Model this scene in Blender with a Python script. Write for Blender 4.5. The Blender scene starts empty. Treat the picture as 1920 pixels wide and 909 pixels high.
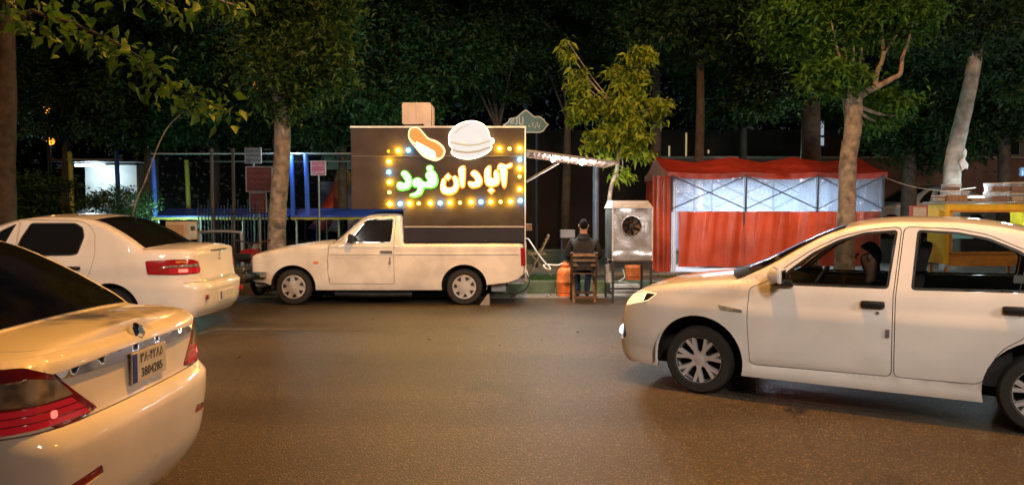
import bpy, bmesh, math, random
import numpy as np
from mathutils import Vector, Matrix, geometry
R = math.radians
PI = math.pi
random.seed(7)
RNG = np.random.default_rng(7)
sc = bpy.context.scene
COL = sc.collection

# ---------------------------------------------------------------- camera, sky, moon, street lighting, exposure
F_PX, CAM_H = 1400.0, 1.58
PITCH = math.atan((454.5 - 388.0) / F_PX)
cd = bpy.data.cameras.new('camera'); cam = bpy.data.objects.new('camera', cd); COL.objects.link(cam)
cam.location = (0, 0, CAM_H); cam.rotation_euler = (PI/2 - PITCH, 0, 0)
cd.sensor_width = 36.0; cd.lens = 36.0 * F_PX / 1920.0; cd.clip_start = 0.05; cd.clip_end = 600
sc.camera = cam
w = bpy.data.worlds.new('World'); sc.world = w; w.use_nodes = True
nt = w.node_tree; sky = nt.nodes.new('ShaderNodeTexSky'); sky.sky_type = 'NISHITA'; sky.sun_disc = False
sky.sun_elevation = R(28); sky.sun_rotation = R(200)
nt.links.new(sky.outputs[0], nt.nodes['Background'].inputs[0]); nt.nodes['Background'].inputs[1].default_value = 0.0032
sd = bpy.data.lights.new('moon', 'SUN'); sun = bpy.data.objects.new('moon', sd); COL.objects.link(sun)
sd.energy = 0.006; sd.angle = R(0.5); sd.color = (1, .95, .88); sun.rotation_euler = (R(62), 0, R(-20))
sc.view_settings.view_transform = 'Standard'; sc.view_settings.look = 'None'
sc.view_settings.exposure = 0.1; sc.view_settings.gamma = 1.0; sc.view_settings.use_curve_mapping = False
sc.cycles.use_denoising = True; sc.cycles.max_bounces = 8; sc.cycles.transparent_max_bounces = 24
sc.cycles.sample_clamp_indirect = 4.0; sc.cycles.caustics_reflective = False; sc.cycles.caustics_refractive = False
SODIUM = (1.0, .40, .055)
SODIUM_W, LED_W = 4300, 2000

# ---------------------------------------------------------------- helpers
_cs, _sn = math.cos(PITCH), math.sin(PITCH)
def at(px, py, Y):
    """the point at depth Y seen at pixel (px, py) of the photograph"""
    xc = (px - 960) / F_PX; yc = -(py - 454.5) / F_PX
    d = Vector((xc, _cs + yc*_sn, -_sn + yc*_cs)); t = Y / d.y
    return Vector((t*d.x, Y, CAM_H + t*d.z))
def X(px, Y): return at(px, 400, Y).x
def Z(py, Y): return at(960, py, Y).z

def mat(name, col=(.5,.5,.5), rough=.6, metal=0.0, spec=.5, coat=0.0, emit=None, es=0.0, var=0.0, vscale=6.0, bump=0.0, bscale=40.0,
        col2=None, trans=0.0, detail=6.0):
    m = bpy.data.materials.new(name); m.use_nodes = True; n = m.node_tree.nodes; l = m.node_tree.links
    b = n['Principled BSDF']
    b.inputs['Base Color'].default_value = (*col, 1); b.inputs['Roughness'].default_value = rough
    b.inputs['Metallic'].default_value = metal; b.inputs['Specular IOR Level'].default_value = spec
    b.inputs['Coat Weight'].default_value = coat; b.inputs['Coat Roughness'].default_value = .06
    if emit: b.inputs['Emission Color'].default_value = (*emit, 1); b.inputs['Emission Strength'].default_value = es
    if trans: b.inputs['Transmission Weight'].default_value = trans
    tc = n.new('ShaderNodeTexCoord')
    if var or col2:
        nz = n.new('ShaderNodeTexNoise'); nz.inputs['Scale'].default_value = vscale; nz.inputs['Detail'].default_value = detail
        l.new(tc.outputs['Object'], nz.inputs['Vector'])
        mx = n.new('ShaderNodeMix'); mx.data_type = 'RGBA'
        c2 = col2 if col2 else tuple(c*(1-var) for c in col)
        c1 = col if col2 else tuple(min(1, c*(1+var*.6)) for c in col)
        mx.inputs['A'].default_value = (*c1, 1); mx.inputs['B'].default_value = (*c2, 1)
        rp = n.new('ShaderNodeValToRGB'); rp.color_ramp.elements[0].position = .36; rp.color_ramp.elements[1].position = .66
        l.new(nz.outputs['Fac'], rp.inputs['Fac']); l.new(rp.outputs['Color'], mx.inputs['Factor'])
        l.new(mx.outputs['Result'], b.inputs['Base Color'])
    if bump:
        nb = n.new('ShaderNodeTexNoise'); nb.inputs['Scale'].default_value = bscale; nb.inputs['Detail'].default_value = 5
        l.new(tc.outputs['Object'], nb.inputs['Vector'])
        bp = n.new('ShaderNodeBump'); bp.inputs['Strength'].default_value = bump; bp.inputs['Distance'].default_value = .02
        l.new(nb.outputs['Fac'], bp.inputs['Height']); l.new(bp.outputs['Normal'], b.inputs['Normal'])
    return m

def mat_glass(name, tint=(.8,.8,.8), refl=.08):
    m = bpy.data.materials.new(name); m.use_nodes = True; n = m.node_tree.nodes; l = m.node_tree.links
    n.remove(n['Principled BSDF']); out = n['Material Output']
    tr = n.new('ShaderNodeBsdfTransparent'); tr.inputs[0].default_value = (*tint, 1)
    gl = n.new('ShaderNodeBsdfGlossy'); gl.inputs['Roughness'].default_value = .02
    fr = n.new('ShaderNodeFresnel'); fr.inputs[0].default_value = 1.45
    mx = n.new('ShaderNodeMixShader'); l.new(fr.outputs[0], mx.inputs[0]); l.new(tr.outputs[0], mx.inputs[1]); l.new(gl.outputs[0], mx.inputs[2])
    l.new(mx.outputs[0], out.inputs[0]); return m

def mat_sheet(name, col, transp=0.0, transl=.4, gloss=.1, rough=.25, bump=.5, bscale=9.0, tcol=None, stretch=(1,1,1), var=0.0):
    """thin plastic or cloth: lets light through"""
    m = bpy.data.materials.new(name); m.use_nodes = True; n = m.node_tree.nodes; l = m.node_tree.links
    n.remove(n['Principled BSDF']); out = n['Material Output']
    df = n.new('ShaderNodeBsdfDiffuse'); df.inputs[0].default_value = (*col, 1)
    tl = n.new('ShaderNodeBsdfTranslucent'); tl.inputs[0].default_value = (*(tcol or col), 1)
    tp = n.new('ShaderNodeBsdfTransparent'); gl = n.new('ShaderNodeBsdfGlossy'); gl.inputs['Roughness'].default_value = rough
    gl.inputs[0].default_value = (.9,.9,.9,1)
    a = n.new('ShaderNodeMixShader'); a.inputs[0].default_value = transl; l.new(df.outputs[0], a.inputs[1]); l.new(tl.outputs[0], a.inputs[2])
    b = n.new('ShaderNodeMixShader'); b.inputs[0].default_value = gloss; l.new(a.outputs[0], b.inputs[1]); l.new(gl.outputs[0], b.inputs[2])
    c = n.new('ShaderNodeMixShader'); c.inputs[0].default_value = transp; l.new(b.outputs[0], c.inputs[1]); l.new(tp.outputs[0], c.inputs[2])
    l.new(c.outputs[0], out.inputs[0])
    if var:
        t2 = n.new('ShaderNodeTexCoord'); n2 = n.new('ShaderNodeTexNoise'); n2.inputs['Scale'].default_value = 1.6; n2.inputs['Detail'].default_value = 6; l.new(t2.outputs['Object'], n2.inputs['Vector'])
        r2 = n.new('ShaderNodeValToRGB'); r2.color_ramp.elements[0].position = .3; r2.color_ramp.elements[1].position = .7
        r2.color_ramp.elements[0].color = (*[c*(1-var) for c in col],1); r2.color_ramp.elements[1].color = (*[min(1,c*(1+var*.5)+.03*var) for c in col],1)
        l.new(n2.outputs['Fac'], r2.inputs['Fac']); l.new(r2.outputs[0], df.inputs[0])
    if bump:
        tc = n.new('ShaderNodeTexCoord'); mp = n.new('ShaderNodeMapping'); mp.inputs['Scale'].default_value = stretch
        nz = n.new('ShaderNodeTexNoise'); nz.inputs['Scale'].default_value = bscale; nz.inputs['Detail'].default_value = 5
        nz.inputs['Distortion'].default_value = .8
        bp = n.new('ShaderNodeBump'); bp.inputs['Strength'].default_value = bump; bp.inputs['Distance'].default_value = .05
        l.new(tc.outputs['Object'], mp.inputs[0]); l.new(mp.outputs[0], nz.inputs['Vector']); l.new(nz.outputs['Fac'], bp.inputs['Height'])
        for s in (df, tl, gl): l.new(bp.outputs[0], s.inputs['Normal'])
    return m

def mat_emit(name, col, s):
    return mat(name, tuple(.8*c for c in col), .4, emit=col, es=s)

def tag(o, label=None, cat=None, group=None, kind=None):
    if label: o['label'] = label
    if cat: o['category'] = cat
    if group: o['group'] = group
    if kind: o['kind'] = kind
    return o
def thing(name, label, cat, loc=(0,0,0), rz=0.0, group=None):
    o = bpy.data.objects.new(name, None); COL.objects.link(o); o.empty_display_size = .1
    o.location = loc; o.rotation_euler = (0, 0, rz); return tag(o, label, cat, group)
def link(name, me, m, parent=None, smooth=False):
    o = bpy.data.objects.new(name, me); COL.objects.link(o)
    if m is not None and len(me.materials) == 0:
        for q in (m if isinstance(m, (list, tuple)) else [m]): me.materials.append(q)
    if smooth: me.shade_smooth()
    if parent: o.parent = parent
    return o
def copy_tree(o, parent=None):
    c = o.copy(); COL.objects.link(c); c.parent = parent
    for ch in list(o.children): copy_tree(ch, c)
    return c

class MB:
    """collects simple shapes into ONE mesh"""
    def __init__(s): s.v = []; s.f = []; s.mi = []
    def add(s, vs, fs, mi=0):
        k = len(s.v); s.v += [tuple(p) for p in vs]; s.f += [tuple(i + k for i in f) for f in fs]; s.mi += [mi]*len(fs); return s
    def box(s, c, d, rot=None, mi=0, taper=1.0):
        x, y, z = d[0]/2, d[1]/2, d[2]/2
        P = [Vector(p) for p in ((-x,-y,-z),(x,-y,-z),(x,y,-z),(-x,y,-z),(-x*taper,-y*taper,z),(x*taper,-y*taper,z),(x*taper,y*taper,z),(-x*taper,y*taper,z))]
        if rot is not None: P = [rot @ p for p in P]
        return s.add([Vector(c) + p for p in P], ((0,3,2,1),(4,5,6,7),(0,1,5,4),(1,2,6,5),(2,3,7,6),(3,0,4,7)), mi)
    def bar(s, p, q, wd, th=None, up=(0,0,1), mi=0):
        """square bar from p to q"""
        p, q = Vector(p), Vector(q); d = (q-p).normalized(); th = th or wd
        a = d.cross(Vector(up)); a = a.normalized() if a.length > 1e-4 else Vector((1,0,0)); b = a.cross(d).normalized()
        V = []
        for o in (p, q):
            for i, j in ((-1,-1),(1,-1),(1,1),(-1,1)): V.append(o + a*i*wd/2 + b*j*th/2)
        return s.add(V, ((0,1,2,3),(7,6,5,4),(0,4,5,1),(1,5,6,2),(2,6,7,3),(3,7,4,0)), mi)
    def tube(s, path, rad, n=10, mi=0, caps=True, closed=False):
        P = [Vector(p) for p in path]; N = len(P)
        rr = list(rad) if hasattr(rad, '__len__') else [rad]*N
        V = []; prev = None
        for i in range(N):
            d = (P[(i+1) % N]-P[i-1]) if closed else (P[min(i+1,N-1)] - P[max(i-1,0)]); d.normalize()
            if prev is None:
                a = d.cross(Vector((0,0,1))); a = a if a.length > .05 else d.cross(Vector((0,1,0)))
            else: a = prev - d*prev.dot(d)
            a.normalize(); b = d.cross(a); prev = a
            for k in range(n):
                t = 2*PI*k/n; V.append(P[i] + (a*math.cos(t) + b*math.sin(t))*rr[i])
        Fc = []
        for i in range(N if closed else N-1):
            j = (i+1) % N
            for k in range(n):
                Fc.append((i*n+k, i*n+(k+1)%n, j*n+(k+1)%n, j*n+k))
        if caps and not closed:
            Fc.append(tuple(range(n-1,-1,-1))); Fc.append(tuple((N-1)*n+k for k in range(n)))
        return s.add(V, Fc, mi)
    def lathe(s, prof, M=None, n=24, mi=0, close=False, caps=True):
        """prof: (radius, height) pairs about the local z axis, placed by matrix M"""
        M = M or Matrix(); V = []; N = len(prof)
        for r, h in prof:
            for k in range(n):
                t = 2*PI*k/n; V.append(M @ Vector((r*math.cos(t), r*math.sin(t), h)))
        Fc = []
        for i in range(N-1 if not close else N):
            j = (i+1) % N
            for k in range(n): Fc.append((i*n+k, i*n+(k+1)%n, j*n+(k+1)%n, j*n+k))
        if not close and caps:
            if prof[0][0] > 1e-4: Fc.append(tuple(range(n-1,-1,-1)))
            if prof[-1][0] > 1e-4: Fc.append(tuple((N-1)*n+k for k in range(n)))
        return s.add(V, Fc, mi)
    def prism(s, poly, f0, f1, mi=0):
        """poly: 2-D outline; f0/f1 map a 2-D point to the two 3-D faces"""
        n = len(poly); V = [f0(p) for p in poly] + [f1(p) for p in poly]
        tri = geometry.tessellate_polygon([[Vector((p[0], p[1], 0)) for p in poly]])
        Fc = [tuple(t) for t in tri] + [tuple(n+i for i in reversed(t)) for t in tri]
        Fc += [(i, (i+1) % n, n+(i+1) % n, n+i) for i in range(n)]
        return s.add(V, Fc, mi)
    def grid(s, nu, nv, fn, mi=0):
        V = [fn(i/(nu-1), j/(nv-1)) for i in range(nu) for j in range(nv)]
        return s.add(V, [(i*nv+j, (i+1)*nv+j, (i+1)*nv+j+1, i*nv+j+1) for i in range(nu-1) for j in range(nv-1)], mi)
    def build(s, name, m, parent=None, smooth=False, bevel=0.0, weld=False, fix=True):
        me = bpy.data.meshes.new(name); me.from_pydata(s.v, [], s.f)
        ms = list(m) if isinstance(m, (list, tuple)) else [m]
        for q in ms: me.materials.append(q)
        if len(ms) > 1: me.polygons.foreach_set('material_index', s.mi)
        bm = bmesh.new(); bm.from_mesh(me)
        if weld: bmesh.ops.remove_doubles(bm, verts=bm.verts, dist=1e-4)
        if fix: bmesh.ops.recalc_face_normals(bm, faces=bm.faces)
        if bevel: bmesh.ops.bevel(bm, geom=bm.edges, offset=bevel, segments=2, affect='EDGES', profile=.6, clamp_overlap=True)
        bm.to_mesh(me); bm.free()
        o = link(name, me, None, parent)
        if smooth:
            me.shade_smooth()
            try: me.set_sharp_from_angle(angle=R(38))
            except Exception: pass
        return o

def smooth_path(pts, sub=6, closed=False):
    P = [Vector(p) for p in pts]; n = len(P); out = []
    for i in range(n if closed else n-1):
        p0, p1 = P[(i-1) % n if closed else max(i-1,0)], P[i]
        p2, p3 = P[(i+1) % n], P[(i+2) % n if closed else min(i+2,n-1)]
        for k in range(sub):
            t = k/sub
            out.append(.5*((2*p1) + (p2-p0)*t + (2*p0-5*p1+4*p2-p3)*t*t + (3*p1-p0-3*p2+p3)*t**3))
    if not closed: out.append(P[-1])
    return out
def inset(poly, d):
    """move an outline inward by d (negative: outward)"""
    n = len(poly); A = sum(poly[i][0]*poly[(i+1)%n][1]-poly[(i+1)%n][0]*poly[i][1] for i in range(n)); sg = 1 if A > 0 else -1
    out = []
    for i in range(n):
        p0, p1, p2 = Vector(poly[i-1]), Vector(poly[i]), Vector(poly[(i+1) % n])
        e1 = (p1-p0).normalized(); e2 = (p2-p1).normalized()
        n1 = Vector((-e1.y, e1.x))*sg; n2 = Vector((-e2.y, e2.x))*sg
        b = n1+n2; b = b.normalized() if b.length > 1e-4 else n1
        c = max(.45, b.dot(n1)); q = p1 + b*d/c; out.append((q.x, q.y))
    return out
def rounded(poly, r, k=4):
    """round the corners of a 2-D outline"""
    n = len(poly); out = []
    for i in range(n):
        p0, p1, p2 = Vector(poly[i-1]), Vector(poly[i]), Vector(poly[(i+1) % n])
        a = p0-p1; b = p2-p1; rr = min(r, a.length*.45, b.length*.45)
        s, e = p1 + a.normalized()*rr, p1 + b.normalized()*rr
        for j in range(k+1):
            t = j/k; q = s*(1-t)**2 + p1*2*t*(1-t) + e*t*t; out.append((q.x, q.y))
    return out
# Persian letters: (isolated, final, initial, medial) presentation forms
_AR = {'ا':'ﺍﺎ','آ':'ﺁﺂ','ب':'ﺏﺐﺑﺒ','پ':'ﭖﭗﭘﭙ','ت':'ﺕﺖﺗﺘ','د':'ﺩﺪ','ر':'ﺭﺮ','ز':'ﺯﺰ','س':'ﺱﺲﺳﺴ','ش':'ﺵﺶﺷﺸ','ع':'ﻉﻊﻋﻌ','ف':'ﻑﻒﻓﻔ',
       'ک':'ﮎﮏﮐﮑ','ل':'ﻝﻞﻟﻠ','م':'ﻡﻢﻣﻤ','ن':'ﻥﻦﻧﻨ','و':'ﻭﻮ','ه':'ﻩﻪﻫﻬ'}
def persian(t):
    out = []
    for i, c in enumerate(t):
        f = _AR.get(c)
        if not f: out.append(c); continue
        pj = i > 0 and len(_AR.get(t[i-1], '')) == 4
        nj = i+1 < len(t) and t[i+1] in _AR and len(f) == 4
        out.append(f[3] if pj and nj else f[1] if pj else f[2] if nj else f[0])
    return ''.join(reversed(out))
def text(name, body, size, m, M, parent=None, ext=.001, width=None, offset=0.0, sx=1.0):
    c = bpy.data.curves.new(name, 'FONT'); c.body = body; c.size = size; c.extrude = ext; c.align_x = 'CENTER'; c.align_y = 'CENTER'
    c.resolution_u = 2; c.offset = offset
    o = bpy.data.objects.new(name, c); COL.objects.link(o)
    me = bpy.data.meshes.new_from_object(o.evaluated_get(bpy.context.evaluated_depsgraph_get()))
    bpy.data.objects.remove(o); bpy.data.curves.remove(c)
    k = 1.0
    if width:
        xs = [v.co.x for v in me.vertices]; k = width/(max(xs)-min(xs))
    me.transform(M @ Matrix.Diagonal((k*sx, k if width else 1, 1, 1))); me.materials.clear()
    return link(name, me, m, parent)
FACE_CAM = Matrix.Rotation(PI/2, 4, 'X')          # text in the x-z plane, read from -y
def onface(p): return Matrix.Translation(p) @ FACE_CAM

# ---------------------------------------------------------------- materials
M_ = {}
M_['black'] = mat('black_plastic', (.012,.012,.013), .45)
M_['rubber'] = mat('tyre_rubber', (.018,.017,.016), .8, bump=.2, bscale=60)
M_['dark'] = mat('dark_interior', (.012,.012,.014), .8)
M_['white_paint'] = mat('white_car_paint', (.76,.75,.72), .45, coat=1.0, var=.07, vscale=3.0)
M_['pick_paint'] = mat('old_cream_paint', (.72,.69,.62), .42, coat=.25, var=.16, vscale=3.2)
M_['tint'] = mat('tinted_glass', (.008,.008,.008), .06, spec=.6)
M_['glass'] = mat_glass('clear_glass', (.56,.58,.56))
M_['chrome'] = mat('chrome', (.75,.75,.76), .14, 1.0)
M_['alloy'] = mat('alloy_wheel', (.68,.68,.70), .32, .55)
M_['cap'] = mat('hubcap_plastic', (.5,.49,.48), .4, .3, var=.2, vscale=9)
M_['lamp_red'] = mat('red_lamp_lens', (.30,.008,.012), .12, spec=.7, coat=.6)
M_['lamp_dark'] = mat('dark_red_lens', (.16,.006,.009), .1, spec=.8, coat=.8)
M_['lamp_on'] = mat('lit_tail_lens', (.34,.008,.02), .2, emit=(1,.02,.04), es=.14, coat=.5)
M_['lamp_hot'] = mat_emit('tail_bulb', (1,.20,.16), 1.1)
M_['lamp_clear'] = mat('clear_lamp_lens', (.50,.48,.45), .1, .55, spec=.8, coat=1, var=.4, vscale=30)
M_['headlamp'] = mat('headlamp_lens_shine', (.6,.55,.42), .1, .3, coat=1, emit=(1,.80,.42), es=1.1, var=.4, vscale=30)  # emission stands in for bright reflections in the lens
M_['amber'] = mat('amber_lens', (.7,.22,.03), .2, coat=.6)
M_['plate'] = mat('plate_white', (.55,.55,.52), .5, var=.15, vscale=20)
M_['plate_blue'] = mat('plate_blue', (.02,.04,.3), .5)
M_['ink'] = mat('ink', (.06,.06,.07), .6)
M_['steel'] = mat('steel_tube', (.3,.3,.31), .4, .8)
M_['wood'] = mat('brown_wood', (.16,.075,.032), .6, var=.4, vscale=14, bump=.15, bscale=30)
# ---------------------------------------------------------------- the setting: road, kerbs, verge, footpath, park ground
def mat_asphalt():
    m = bpy.data.materials.new('asphalt'); m.use_nodes = True; n = m.node_tree.nodes; l = m.node_tree.links; b = n['Principled BSDF']
    tc = n.new('ShaderNodeTexCoord')
    def noise(s, d, dist=0): 
        q = n.new('ShaderNodeTexNoise'); q.inputs['Scale'].default_value = s; q.inputs['Detail'].default_value = d; q.inputs['Distortion'].default_value = dist
        l.new(tc.outputs['Object'], q.inputs['Vector']); return q
    big = noise(.35, 5, .4); fine = noise(95, 3); 
    vor = n.new('ShaderNodeTexVoronoi'); vor.inputs['Scale'].default_value = 105; l.new(tc.outputs['Object'], vor.inputs['Vector'])
    r1 = n.new('ShaderNodeValToRGB'); r1.color_ramp.elements[0].position = .3; r1.color_ramp.elements[0].color = (.052,.046,.038,1); r1.color_ramp.elements[1].position = .7; r1.color_ramp.elements[1].color = (.090,.080,.066,1)
    l.new(big.outputs['Fac'], r1.inputs['Fac'])
    r2 = n.new('ShaderNodeValToRGB'); r2.color_ramp.elements[0].position = .35; r2.color_ramp.elements[0].color = (.35,.35,.35,1); r2.color_ramp.elements[1].position = .72; r2.color_ramp.elements[1].color = (1.5,1.45,1.35,1)
    l.new(fine.outputs['Fac'], r2.inputs['Fac'])
    # pale stone chips
    sp = n.new('ShaderNodeSeparateColor'); l.new(vor.outputs['Color'], sp.inputs[0])
    r3 = n.new('ShaderNodeValToRGB'); r3.color_ramp.elements[0].position = .84; r3.color_ramp.elements[0].color = (1,1,1,1); r3.color_ramp.elements[1].position = .97; r3.color_ramp.elements[1].color = (3.8,3.5,3.0,1)
    l.new(sp.outputs[0], r3.inputs['Fac'])
    m1 = n.new('ShaderNodeMix'); m1.data_type = 'RGBA'; m1.blend_type = 'MULTIPLY'; m1.inputs['Factor'].default_value = 1
    m2 = n.new('ShaderNodeMix'); m2.data_type = 'RGBA'; m2.blend_type = 'MULTIPLY'; m2.inputs['Factor'].default_value = 1
    l.new(r1.outputs[0], m1.inputs['A']); l.new(r2.outputs[0], m1.inputs['B']); l.new(m1.outputs['Result'], m2.inputs['A']); l.new(r3.outputs[0], m2.inputs['B'])
    # wheel-worn streaks along the road, dark oil stains, hairline cracks
    mp = n.new('ShaderNodeMapping'); mp.inputs['Scale'].default_value = (.05,.75,1); l.new(tc.outputs['Object'], mp.inputs[0])
    sk = n.new('ShaderNodeTexNoise'); sk.inputs['Scale'].default_value = 1.0; sk.inputs['Detail'].default_value = 4; l.new(mp.outputs[0], sk.inputs['Vector'])
    r4 = n.new('ShaderNodeValToRGB'); r4.color_ramp.elements[0].position = .35; r4.color_ramp.elements[0].color = (.70,.69,.68,1); r4.color_ramp.elements[1].position = .68; r4.color_ramp.elements[1].color = (1.22,1.2,1.15,1); l.new(sk.outputs['Fac'], r4.inputs['Fac'])
    st_ = noise(.9, 4, .8); r5 = n.new('ShaderNodeValToRGB'); r5.color_ramp.elements[0].position = .27; r5.color_ramp.elements[0].color = (.55,.55,.55,1); r5.color_ramp.elements[1].position = .38; r5.color_ramp.elements[1].color = (1,1,1,1); l.new(st_.outputs['Fac'], r5.inputs['Fac'])
    wv = noise(1.4, 4); ad = n.new('ShaderNodeMix'); ad.data_type = 'RGBA'; ad.inputs['Factor'].default_value = .12; l.new(tc.outputs['Object'], ad.inputs['A']); l.new(wv.outputs['Color'], ad.inputs['B'])
    ck = n.new('ShaderNodeTexVoronoi'); ck.feature = 'DISTANCE_TO_EDGE'; ck.inputs['Scale'].default_value = .42; l.new(ad.outputs['Result'], ck.inputs['Vector'])
    r6 = n.new('ShaderNodeValToRGB'); r6.color_ramp.elements[0].position = .002; r6.color_ramp.elements[0].color = (.82,.82,.82,1); r6.color_ramp.elements[1].position = .006; r6.color_ramp.elements[1].color = (1,1,1,1); l.new(ck.outputs['Distance'], r6.inputs['Fac'])
    last = m2
    for src in (r4, r5, r6):
        mm = n.new('ShaderNodeMix'); mm.data_type = 'RGBA'; mm.blend_type = 'MULTIPLY'; mm.inputs['Factor'].default_value = 1
        l.new(last.outputs['Result'], mm.inputs['A']); l.new(src.outputs[0], mm.inputs['B']); last = mm
    l.new(last.outputs['Result'], b.inputs['Base Color'])
    b.inputs['Roughness'].default_value = .42; b.inputs['Specular IOR Level'].default_value = .5
    bp = n.new('ShaderNodeBump'); bp.inputs['Strength'].default_value = .85; bp.inputs['Distance'].default_value = .006
    l.new(vor.outputs['Distance'], bp.inputs['Height']); b2 = n.new('ShaderNodeBump'); b2.inputs['Strength'].default_value = .5; b2.inputs['Distance'].default_value = .006
    l.new(fine.outputs['Fac'], b2.inputs['Height']); l.new(bp.outputs[0], b2.inputs['Normal']); l.new(b2.outputs[0], b.inputs['Normal'])
    return m
def st(o): return tag(o, kind='structure')
KY = 13.52
st(MB().box((0,6.9,-.1),(240,13.6,.2)).build('road', mat_asphalt()))
st(MB().box((-2.9,9.62,.002),(2.2,.10,.008)).build('worn_lane_line', mat('worn_line_paint', (.13,.125,.115), .7, col2=(.085,.08,.072), vscale=9)))
gut = mat('dusty_gutter', (.26,.25,.23), .8, var=.3, vscale=1.5, bump=.3, bscale=30)
st(MB().box((0,13.22,.002),(240,.60,.012)).build('gutter', gut))
kg = mat('faded_green_kerb_paint', (.11,.17,.10), .75, var=.35, vscale=3, bump=.3, bscale=25); kw = mat('bare_concrete_kerb', (.36,.34,.30), .8, var=.3, vscale=3, bump=.3, bscale=25)
kerb = st(MB().box((0,KY+.12,.05),(240,.16,.10)).build('kerb', kw))
shk = {}
for i in range(-12, 13):       # kerb stones in view, each a piece
    x = i*.98+.3; m = kw if x < -2.4 else kg
    if m.name not in shk:
        o = MB().box((0,0,0),(.968,.20,.235)).build('kerb_stone', m, kerb, bevel=.014); shk[m.name] = o
    else:
        o = shk[m.name].copy(); COL.objects.link(o); o.parent = kerb
    o.location = (x, KY+.10, .1135+random.uniform(-.004,.004)); o.rotation_euler = (0, random.uniform(-.003,.003), random.uniform(-.006,.006))
soil = mat('verge_soil', (.075,.062,.045), .95, var=.5, vscale=3, bump=.6, bscale=20)
st(MB().box((0,14.35,.10),(240,1.45,.20)).build('verge', soil))
pav = mat('footpath_paving', (.22,.21,.20), .8, var=.25, vscale=2, bump=.2, bscale=30)
st(MB().box((0,16.6,.10),(240,3.02,.194)).build('footpath', pav))
st(MB().box((0,100,.08),(400,164,.20)).build('park_ground', mat('park_soil', (.035,.037,.025), .95, var=.5, vscale=.8, bump=.5)))
st(MB().box((0,-10,.05),(240,20.2,.17)).build('near_pavement', pav))
st(MB().box((22,23.6,.35),(32,8,.72)).build('back_street', mat('back_asphalt', (.06,.06,.06), .8)))
def mat_leaf(name, c1, c2, rough=.55, transl=.35):
    m = bpy.data.materials.new(name); m.use_nodes = True; n = m.node_tree.nodes; l = m.node_tree.links; b = n['Principled BSDF']; out = n['Material Output']
    g = n.new('ShaderNodeTexCoord'); nz = n.new('ShaderNodeTexNoise'); nz.inputs['Scale'].default_value = 2.6; nz.inputs['Detail'].default_value = 6; nz.inputs['Roughness'].default_value = .75
    l.new(g.outputs['Object'], nz.inputs['Vector']); rp = n.new('ShaderNodeValToRGB'); rp.color_ramp.elements[0].position = .35; rp.color_ramp.elements[1].position = .68
    rp.color_ramp.elements[0].color = (*c1,1); rp.color_ramp.elements[1].color = (*c2,1); l.new(nz.outputs['Fac'], rp.inputs['Fac'])
    l.new(rp.outputs[0], b.inputs['Base Color']); b.inputs['Roughness'].default_value = rough; b.inputs['Specular IOR Level'].default_value = .35
    t = n.new('ShaderNodeBsdfTranslucent'); l.new(rp.outputs[0], t.inputs[0]); mx = n.new('ShaderNodeMixShader'); mx.inputs[0].default_value = transl
    l.new(b.outputs[0], mx.inputs[1]); l.new(t.outputs[0], mx.inputs[2]); l.new(mx.outputs[0], out.inputs[0]); return m
def leaf_mesh(name, C, size, droop=.3, asp=.45, seed=1, fold=.12, simple=False):
    """one pointed folded leaf at every point of C"""
    r = np.random.default_rng(seed); n = len(C)
    th = r.uniform(0, 2*PI, n); el = r.normal(-droop, .45, n); s = size*r.uniform(.4, 1.45, n)[:,None]
    d = np.stack([np.cos(th)*np.cos(el), np.sin(th)*np.cos(el), np.sin(el)], 1)
    a = np.cross(d, r.normal(0,1,(n,3))*.55+np.array([0,0,1.])); a /= np.linalg.norm(a,axis=1)[:,None]+1e-9; nn = np.cross(a, d)
    C = np.asarray(C)
    v = np.stack([C, C+d*s*.45+a*s*asp*.5+nn*s*fold, C+d*s*.92+nn*s*-.04, C+d*s*.45-a*s*asp*.5+nn*s*fold, C+d*s*1.12-np.array([0,0,.1])*s], 1).reshape(-1,3)
    if simple: v = v.reshape(-1,5,3)[:,:4].reshape(-1,3); k = np.arange(n)*4
    else: k = np.arange(n)*5
    f = np.stack([k,k+1,k+2,k,k+2,k+3], 1).reshape(-1,3) if simple else np.stack([k,k+1,k+2,k, k+2,k+3,k+1,k+4,k+2,k+2,k+4,k+3], 1).reshape(-1,3)
    me = bpy.data.meshes.new(name); me.vertices.add(len(v)); me.vertices.foreach_set('co', v.ravel())
    me.loops.add(f.size); me.loops.foreach_set('vertex_index', f.ravel()); me.polygons.add(len(f)); me.polygons.foreach_set('loop_start', np.arange(len(f))*3)
    me.update(); me.validate(); return me
# grass on the verge
gr_ = mat_leaf('grass_blades', (.05,.10,.02), (.12,.20,.04))
r = np.random.default_rng(4); n = 26000
P = np.stack([r.uniform(-9,9.5,n), 13.74+r.beta(1.3,1.6,n)*1.2, np.full(n,.2)], 1)
den = np.sin(P[:,0]*1.7+1)+np.sin(P[:,0]*4.3+P[:,1]*3)*.6+np.sin(P[:,1]*9)*.3; P = P[den > -.25]; n = len(P)
hgt = r.uniform(.02,.075,n); aa = r.uniform(0,2*PI,n); ww = .007
d = np.stack([np.cos(aa), np.sin(aa), 0*aa],1); ln = r.normal(0,.03,(n,3))*np.array([1,1,0])
v = np.stack([P-d*ww, P+d*ww, P+ln+np.array([0,0,1])*hgt[:,None]],1).reshape(-1,3)
me = bpy.data.meshes.new('verge_grass'); me.from_pydata(v.tolist(), [], np.arange(n*3).reshape(-1,3).tolist())
tag(link('verge_grass', me, gr_), 'patchy short green grass on the verge behind the kerb', 'grass', kind='stuff')

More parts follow.
